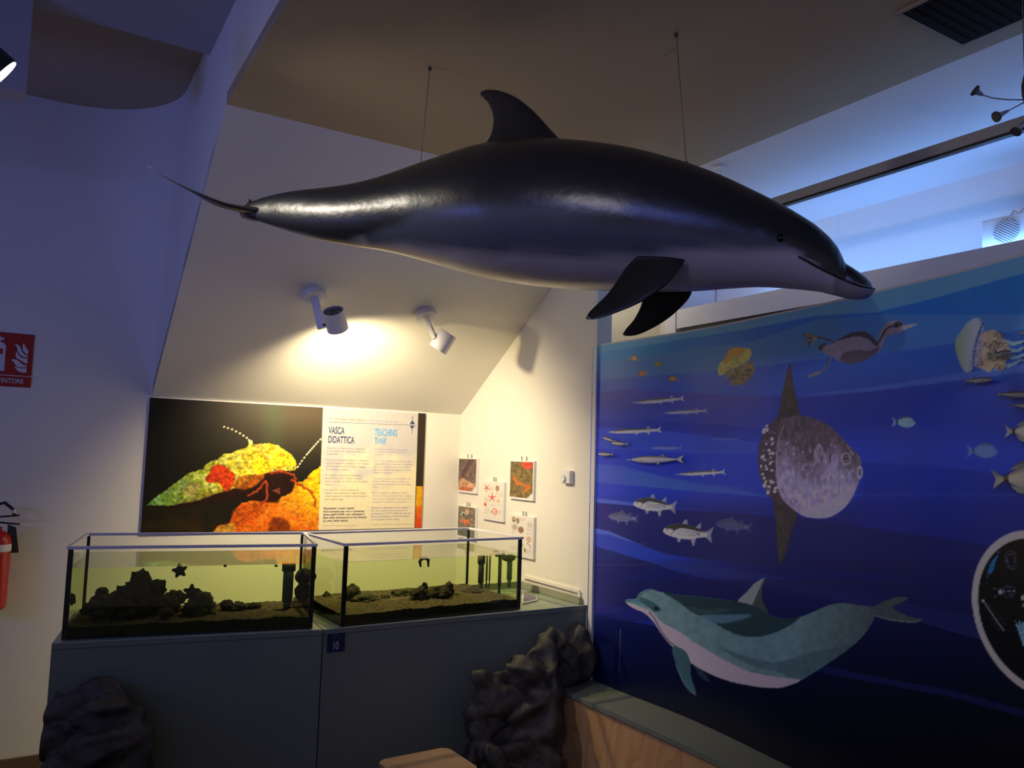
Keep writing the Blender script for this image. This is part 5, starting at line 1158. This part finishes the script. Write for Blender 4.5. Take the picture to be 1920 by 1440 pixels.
# pipes and filters
def pipe(k, x, y0, y1, t, r0, label, mat=M_pipe, cap=None, name='filter_pipe', lower=None):
    T = TK[k]; a = tp(k, x, y0, t); gz = TK[k]['Pg'][:, :, 2].mean(); b = np.array([a[0], a[1], gz-.015]); r0 = r0*a[1]/FPX
    e = empty(name, b, label, 'pipe', 'filter pipes in the tanks')
    tube('tube', [a, b+Z*.04], r0, mat, e, 16); tube('foot', [b+Z*.04, b], r0*.7, mat, e, 16)
    if cap: tube('collar', [a+Z*.004, a-Z*cap*a[1]/FPX], r0*1.3, mat, e, 16)
    return e
pipe(0, 542, 1058, 1150, .30, 9.5, 'thick dark filter pipe at the right end of the left tank', cap=12)
pipe(1, 903, 1043, 1108, .36, 5.5, 'brown collared pipe, leftmost in the right tank', paint('brown_pipe', (.07, .06, .035), .6), cap=13)
pipe(1, 913.5, 1042, 1108, .42, 2.0, 'left one of the twin thin pipes in the right tank', name='thin_pipe')
pipe(1, 919, 1042, 1108, .42, 1.6, 'right one of the twin thin pipes in the right tank', name='thin_pipe')
e = pipe(1, 938, 1042, 1118, .24, 3.3, 'dark green T-topped pipe in the right tank', M_pgreen)
a = tp(1, 930, 1041, .24); b = tp(1, 946, 1040, .24); tube('tee', [a, b], .009, M_pipe, e, 12)
pipe(1, 956, 1048, 1108, .40, 5, 'wide green pipe under the black float', M_pgreen)
fl = lump('float_disc', 1, 953, 1046, .40, 13, 6, 'black rough float at the right end of the right tank', 'float', None, M_sponge, 3, .15)
lump('float_disc', 1, 930, 1034, .38, 6, 2, 'small dark disc floating on the right tank surface', 'float', None, M_weed, 4, .1, sub=3)
sp = empty('sponge_filter', tp(0, 575, 1120, .33), 'double black sponge filter at the right end of the left tank', 'filter')
for (x, y, rx_, rz_, sd) in ((573, 1081, 19, 15, 1), (570, 1110, 17, 17, 2)):
    o_ = lump('sponge', 0, x, y, .33, rx_, rz_, None, None, None, M_sponge, sd, .06); o_.parent = sp; o_.matrix_parent_inverse = sp.matrix_basis.inverted()
    for q_ in ('label', 'category', 'group'):
        if q_ in o_: del o_[q_]
a = tp(0, 572, 1125, .33); tube('stalk', [a, a-Z*.05], .006, M_pipe, sp)
# printed leaflet on the counter
a = [hith(x, y, HCt+.002) for x, y in ((979, 1133), (1007, 1127), (1006, 1120), (980, 1113))]
bk = empty('leaflet', a[0], 'printed white leaflet lying on the worktop beside the right tank', 'leaflet')
prism('pages', a, Z*.006, M_paper, bk)
cc_ = sum(a)/4; prism('cover_print', [cc_+(p-cc_)*.86+Z*.0065 for p in a], Z*.0005, paint('cover_purple', (.16, .14, .22), .5, .4, 30), bk)

# ------------------------------------------------------------------ artificial rocks
def rock_mat():
    m, nt, b = nodes('sculpted_rock'); n = nt.nodes; l = nt.links
    tc = n.new('ShaderNodeTexCoord'); t = n.new('ShaderNodeTexNoise'); t.inputs['Scale'].default_value = 14; t.inputs['Detail'].default_value = 8; t.inputs['Roughness'].default_value = .65; l.new(tc.outputs['Object'], t.inputs[0])
    r = n.new('ShaderNodeValToRGB'); r.color_ramp.elements[0].position = .35; r.color_ramp.elements[1].position = .75
    r.color_ramp.elements[0].color = (.022, .021, .019, 1); r.color_ramp.elements[1].color = (.13, .115, .10, 1); l.new(t.outputs[0], r.inputs[0]); l.new(r.outputs[0], b.inputs['Base Color']); b.inputs['Roughness'].default_value = .5
    bp = n.new('ShaderNodeBump'); bp.inputs['Strength'].default_value = .8; bp.inputs['Distance'].default_value = .012; l.new(t.outputs[0], bp.inputs['Height']); l.new(bp.outputs[0], b.inputs['Normal']); return m
M_rock = rock_mat()
def formation(name, blobs, label, seed, plane, clampx=None):
    bm = bmesh.new()
    for (px, py, rx, rz, off) in blobs:
        c = plane(px, py, off); dist = c[1]; s = (rx*dist/FPX, max(min(rx, rz)*dist/FPX*.8, .05), rz*dist/FPX)
        tmp = bmesh.new(); bmesh.ops.create_icosphere(tmp, subdivisions=3, radius=1)
        for v in tmp.verts:
            q_ = v.co*1.2+Vector((px*.1, py*.1, 0)); f = 1+.22*mnoise.noise(q_)
            v.co = Vector(tuple(c))+Vector(tuple(d2))*v.co.x*s[0]*f+Vector(tuple(n2))*v.co.y*s[1]*f+Vector((0, 0, v.co.z*s[2]*f))
        mt = bpy.data.meshes.new('t'); tmp.to_mesh(mt); tmp.free(); bm.from_mesh(mt); bpy.data.meshes.remove(mt)
    me = bpy.data.meshes.new(name); bm.to_mesh(me); bm.free(); o_ = link(name, me, M_rock)
    md = o_.modifiers.new('remesh', 'REMESH'); md.mode = 'VOXEL'; md.voxel_size = .011; md.use_smooth_shade = True
    dg = bpy.context.evaluated_depsgraph_get(); bpy.context.view_layer.update(); me2 = bpy.data.meshes.new_from_object(o_.evaluated_get(dg)); o_.modifiers.clear(); o_.data = me2
    if not me2.materials: me2.materials.append(M_rock)
    bm = bmesh.new(); bm.from_mesh(me2); bm.normal_update(); mv = []
    for v in bm.verts:
        p = v.co*4+Vector((seed, 0, 0)); w_ = Vector((mnoise.noise(p), mnoise.noise(p+Vector((9, 0, 0))), mnoise.noise(p+Vector((0, 9, 0)))))
        r = 1-abs(mnoise.noise(v.co*5+w_*1.2))*2; r2_ = 1-abs(mnoise.noise(v.co*11+w_*1.5))*2
        mv.append(v.normal*(.036*r+.013*r2_-.026))
    for v, q_ in zip(bm.verts, mv): v.co += q_; v.co.z = max(v.co.z, .002)
    if clampx is not None:
        o0, dd0 = clampx
        for v in bm.verts:
            t_ = (v.co-o0).dot(dd0)
            if t_ < .012: v.co += dd0*(.012-t_)*.92
    bm.to_mesh(me2); bm.free(); me2.polygons.foreach_set('use_smooth', [True]*len(me2.polygons))
    return tag(o_, label, 'rock')
pl2 = lambda x, y, off: hit(x, y, C1-n2*off, n2)
formation('rock_formation', [(1086, 1190, 17, 26, .04), (1086, 1232, 27, 40, .06), (1060, 1245, 30, 40, .08), (1035, 1205, 24, 24, .07), (1010, 1235, 38, 34, .10), (985, 1262, 40, 34, .12), (1020, 1290, 42, 50, .12), (915, 1275, 38, 22, .12), (940, 1310, 55, 34, .14), (895, 1325, 30, 26, .13), (905, 1362, 40, 18, .14), (1000, 1350, 52, 50, .16), (970, 1400, 60, 40, .18), (910, 1430, 44, 40, .18), (1000, 1450, 56, 60, .2), (940, 1520, 80, 90, .2), (960, 1640, 90, 110, .2), (930, 1780, 100, 110, .2)], 'stepped dark artificial rock climbing the right end of the counter', 3, pl2)
pl1 = lambda x, y, off: hit(x, y, C0-n1*off, n1)
formation('rock_formation', [(182, 1300, 40, 32, .10), (205, 1340, 54, 44, .14), (140, 1335, 50, 36, .10), (120, 1380, 44, 44, .12), (190, 1400, 66, 44, .20), (250, 1398, 34, 34, .16), (240, 1440, 44, 50, .18), (150, 1450, 70, 50, .18), (180, 1540, 100, 80, .2), (180, 1680, 110, 110, .2), (170, 1820, 110, 90, .2)], 'dark artificial boulder at the left foot of the counter', 8, pl1, (Vector(tuple(C0)), Vector(tuple(d1))))

# ------------------------------------------------------------------ stool
HT = -1.15
a = hith(721, 1423, HT); b = hith(838, 1400, HT); c_ = hith(876, 1429, HT)
e1 = (a-b); w1 = np.linalg.norm(e1); e1 /= w1; e2 = c_-b; e2 -= e1*(e2@e1); e2 /= np.linalg.norm(e2)
w1 = max(w1, .3); dp = .26
sc_ = b+e1*w1/2+e2*dp/2
stl = empty('wooden_stool', np.array([sc_[0], sc_[1], 0]), 'small light wooden stool standing before the counter', 'stool')
M_wood = paint('light_beech', (.56, .36, .21), .45, .10, 10, .01, 60, stretch=(1, 6, 6))
bm = bmesh.new(); c3 = sc_-Z*.011; pts = []
for sx_, sy_ in ((1, 1), (-1, 1), (-1, -1), (1, -1)):
    for k in range(6):
        t = math.atan2(sy_, sx_)-math.pi/4+k*math.pi/10; r_ = .03; pts.append(c3+e1*(sx_*(w1/2-r_)+r_*math.cos(t))+e2*(sy_*(dp/2-r_)+r_*math.sin(t)))
top_ = [bm.verts.new(tuple(p+Z*.011)) for p in pts]; bt_ = [bm.verts.new(tuple(p-Z*.011)) for p in pts]
bm.faces.new(top_); bm.faces.new(bt_[::-1])
for k in range(len(pts)): q_ = (k+1) % len(pts); bm.faces.new((top_[k], top_[q_], bt_[q_], bt_[k]))
bmesh.ops.bevel(bm, geom=[x for x in bm.edges if abs(x.verts[0].co.z-x.verts[1].co.z) < .001], offset=.004, segments=2, affect='EDGES')
frombm('seat', bm, M_wood, stl)
for i in (-1, 1):
    for j in (-1, 1):
        p = sc_+e1*i*(w1/2-.04)+e2*j*(dp/2-.04)-Z*.022; q_ = sc_+e1*i*(w1/2-.02)+e2*j*(dp/2-.02); q_[2] = .001; tube('leg', [p, q_], [.016, .012], M_wood, stl, 12)
for j in (-1, 1):
    p = sc_+e1*(w1/2-.03)+e2*j*(dp/2-.03)-Z*.2; q_ = sc_-e1*(w1/2-.03)+e2*j*(dp/2-.03)-Z*.2; tube('stretcher', [p, q_], .009, M_wood, stl, 10)

# ------------------------------------------------------------------ three-dimensional fish mounted on the mural
M_fish = colmat('painted_fish', .35, .5)
def fish3(name, x0, y0, x1, y1, hmax, label, prof, grp, backc, bellyc, tail=.12, spot=False, beak=0, off=.022, thick=.5):
    """head at (x0,y0), tail end at (x1,y1)"""
    H_, _ = mural_hit(x0, y0, off); T_, _ = mural_hit(x1, y1, off); ax = T_-H_; L = np.linalg.norm(ax); ax /= L
    nr = np.cross(ax, Z); nr /= np.linalg.norm(nr)
    if nr@(CAMP-H_) < 0: nr = -nr
    upv = np.cross(nr, ax); upv = upv if upv[2] > 0 else -upv
    V_, C_, F_ = [], [], []; n = 20; m = 14; hm = hmax*H_[1]/FPX
    for i in range(n+1):
        s = i/n; r = np.interp(s, *zip(*prof))*hm
        for k in range(m):
            ph = 2*math.pi*k/m; V_.append(H_+ax*L*(1-tail)*s+upv*r*math.cos(ph)+nr*(r*thick)*math.sin(ph))
            t_ = min(max((math.cos(ph)-.35)*3+.5, 0), 1); c = np.array(bellyc)*(1-t_)+np.array(backc)*t_
            if spot and .87 < s < .97: c = np.array([.01, .01, .012])
            if abs(s-.2) < .03: c = c*.7
            C_.append(c)
    for i in range(n):
        for k in range(m): F_.append((i*m+k, i*m+(k+1) % m, (i+1)*m+(k+1) % m, (i+1)*m+k))
    F_.append(tuple(range(m))[::-1]); F_.append(tuple(n*m+k for k in range(m)))
    def plate(pts, col, tk=.0015):
        b0 = len(V_)
        for p in pts: V_.append(p+nr*tk); C_.append(np.array(col))
        for p in pts: V_.append(p-nr*tk); C_.append(np.array(col))
        q = len(pts); F_.append(tuple(b0+i for i in range(q))); F_.append(tuple(b0+q+i for i in range(q))[::-1])
        for i in range(q): j = (i+1) % q; F_.append((b0+i, b0+j, b0+q+j, b0+q+i))
    B = H_+ax*L*(1-tail)*.98; fc = np.array(bellyc)*.8
    th = hm*(1.0 if not spot else .62); th = max(th, hm*.6)
    plate([B+upv*hm*.12, B+ax*L*tail*.5+upv*th*.55, B+ax*L*tail*1.1+upv*th, B+ax*L*tail*.7, B+ax*L*tail*1.1-upv*th, B+ax*L*tail*.5-upv*th*.55, B-upv*hm*.12], fc)
    Bp = lambda s, u_: H_+ax*L*(1-tail)*s+upv*u_*hm
    r6 = np.interp(.7, *zip(*prof))
    if spot:
        plate([Bp(.25, .85), Bp(.35, 1.12), Bp(.55, 1.1), Bp(.75, .8), Bp(.85, .5), Bp(.6, .6)], fc*.7); plate([Bp(.60, -.6), Bp(.65, -.95), Bp(.75, -.85), Bp(.88, -.4), Bp(.75, -.4)], fc*.8)
    else:
        plate([Bp(.68, r6*.6), Bp(.72, r6+.7), Bp(.80, r6*.6)], fc*.6); plate([Bp(.60, -r6*.6), Bp(.64, -r6-.6), Bp(.70, -r6*.6)], fc)
    plate([Bp(.26, -.1)+nr*hm*thick, Bp(.34, -.35)+nr*hm*thick*1.1, Bp(.36, -.05)+nr*hm*thick*1.05], fc*.7, .001)
    e = empty(name, H_+ax*L/2, label, 'fish', grp)
    me = bpy.data.meshes.new('body'); me.from_pydata([tuple(map(float, v)) for v in V_], [], F_); me.update(); setcol(me, np.array(C_)); link('body', me, M_fish, e, True)
    eyep = Bp(.10, .1)+nr*(np.interp(.10, *zip(*prof))*hm*thick)*.9
    bm = bmesh.new(); bmesh.ops.create_uvsphere(bm, u_segments=8, v_segments=6, radius=max(hm*.13, .0015)); bmesh.ops.translate(bm, verts=bm.verts, vec=tuple(eyep)); frombm('eye', bm, M_eye, e)
    mid = Bp(.5, 0); tube('mounting_pin', [mid, mid-nr*(off+.004)], .002, M_dark, e, 6)
    return e
P_needle = [(0, .08), (.12, .15), (.17, .5), (.3, .85), (.5, 1), (.75, .75), (1, .22)]
P_sard = [(0, .15), (.06, .5), (.2, .85), (.45, 1), (.75, .7), (1, .25)]
P_bream = [(0, .12), (.06, .45), (.18, .8), (.38, 1), (.6, .85), (.82, .4), (.94, .2), (1, .17)]
SIL = (.86, .88, .88); BK = (.14, .13, .12)
fish3('model_needlefish', 1175, 862, 1283, 861, 7, 'silver model needlefish fixed to the mural with a dark shadow', P_needle, 'model fish on the mural', (.30, .30, .27), SIL, thick=.8)
fish3('model_small_fish', 1131, 820, 1155, 828, 3.2, 'small model fish at the left edge, topmost of three', P_sard, 'model fish on the mural', BK, (.75, .74, .70), thick=.8)
fish3('model_small_fish', 1147, 830, 1178, 833, 4, 'small model fish at the left edge, right one of three', P_sard, 'model fish on the mural', BK, (.75, .74, .70), thick=.8)
fish3('model_small_fish', 1122, 851, 1150, 852, 3.6, 'small model fish at the left edge, lowest of three', P_sard, 'model fish on the mural', BK, (.75, .74, .70), thick=.8)
for q_, lab in (((1861, 711, 1808, 715, 5.5), 'brown model sardine just below the barrel jellyfish'), ((1936, 740, 1870, 739, 6.5), 'model sardine at the right edge, upper of a pair'), ((1950, 761, 1896, 760, 4.5), 'model sardine at the right edge, lower of a pair'), ((1897, 660, 1852, 669, 6.5), 'model sardine lying over the barrel jellyfish'), ((1950, 622, 1909, 625, 5), 'model sardine cut by the right edge above the jellyfish arms')):
    fish3('model_sardine', *q_[:4], q_[4], lab, P_sard, 'model fish on the mural', (.08, .08, .08), (.34, .34, .34), thick=.6)
fish3('model_bream', 1965, 808, 1884, 809, 22, 'grey model bream at the right edge with a white-ringed tail spot', P_bream, 'model fish on the mural', (.22, .25, .28), (.68, .73, .76), spot=True, tail=.17, thick=.3)
fish3('model_bream', 1990, 892, 1860, 899, 33, 'large silver model bream at the right edge below the ringed one', P_bream, 'model fish on the mural', (.26, .27, .28), (.66, .66, .66), spot=True, tail=.17, thick=.3, off=.03)
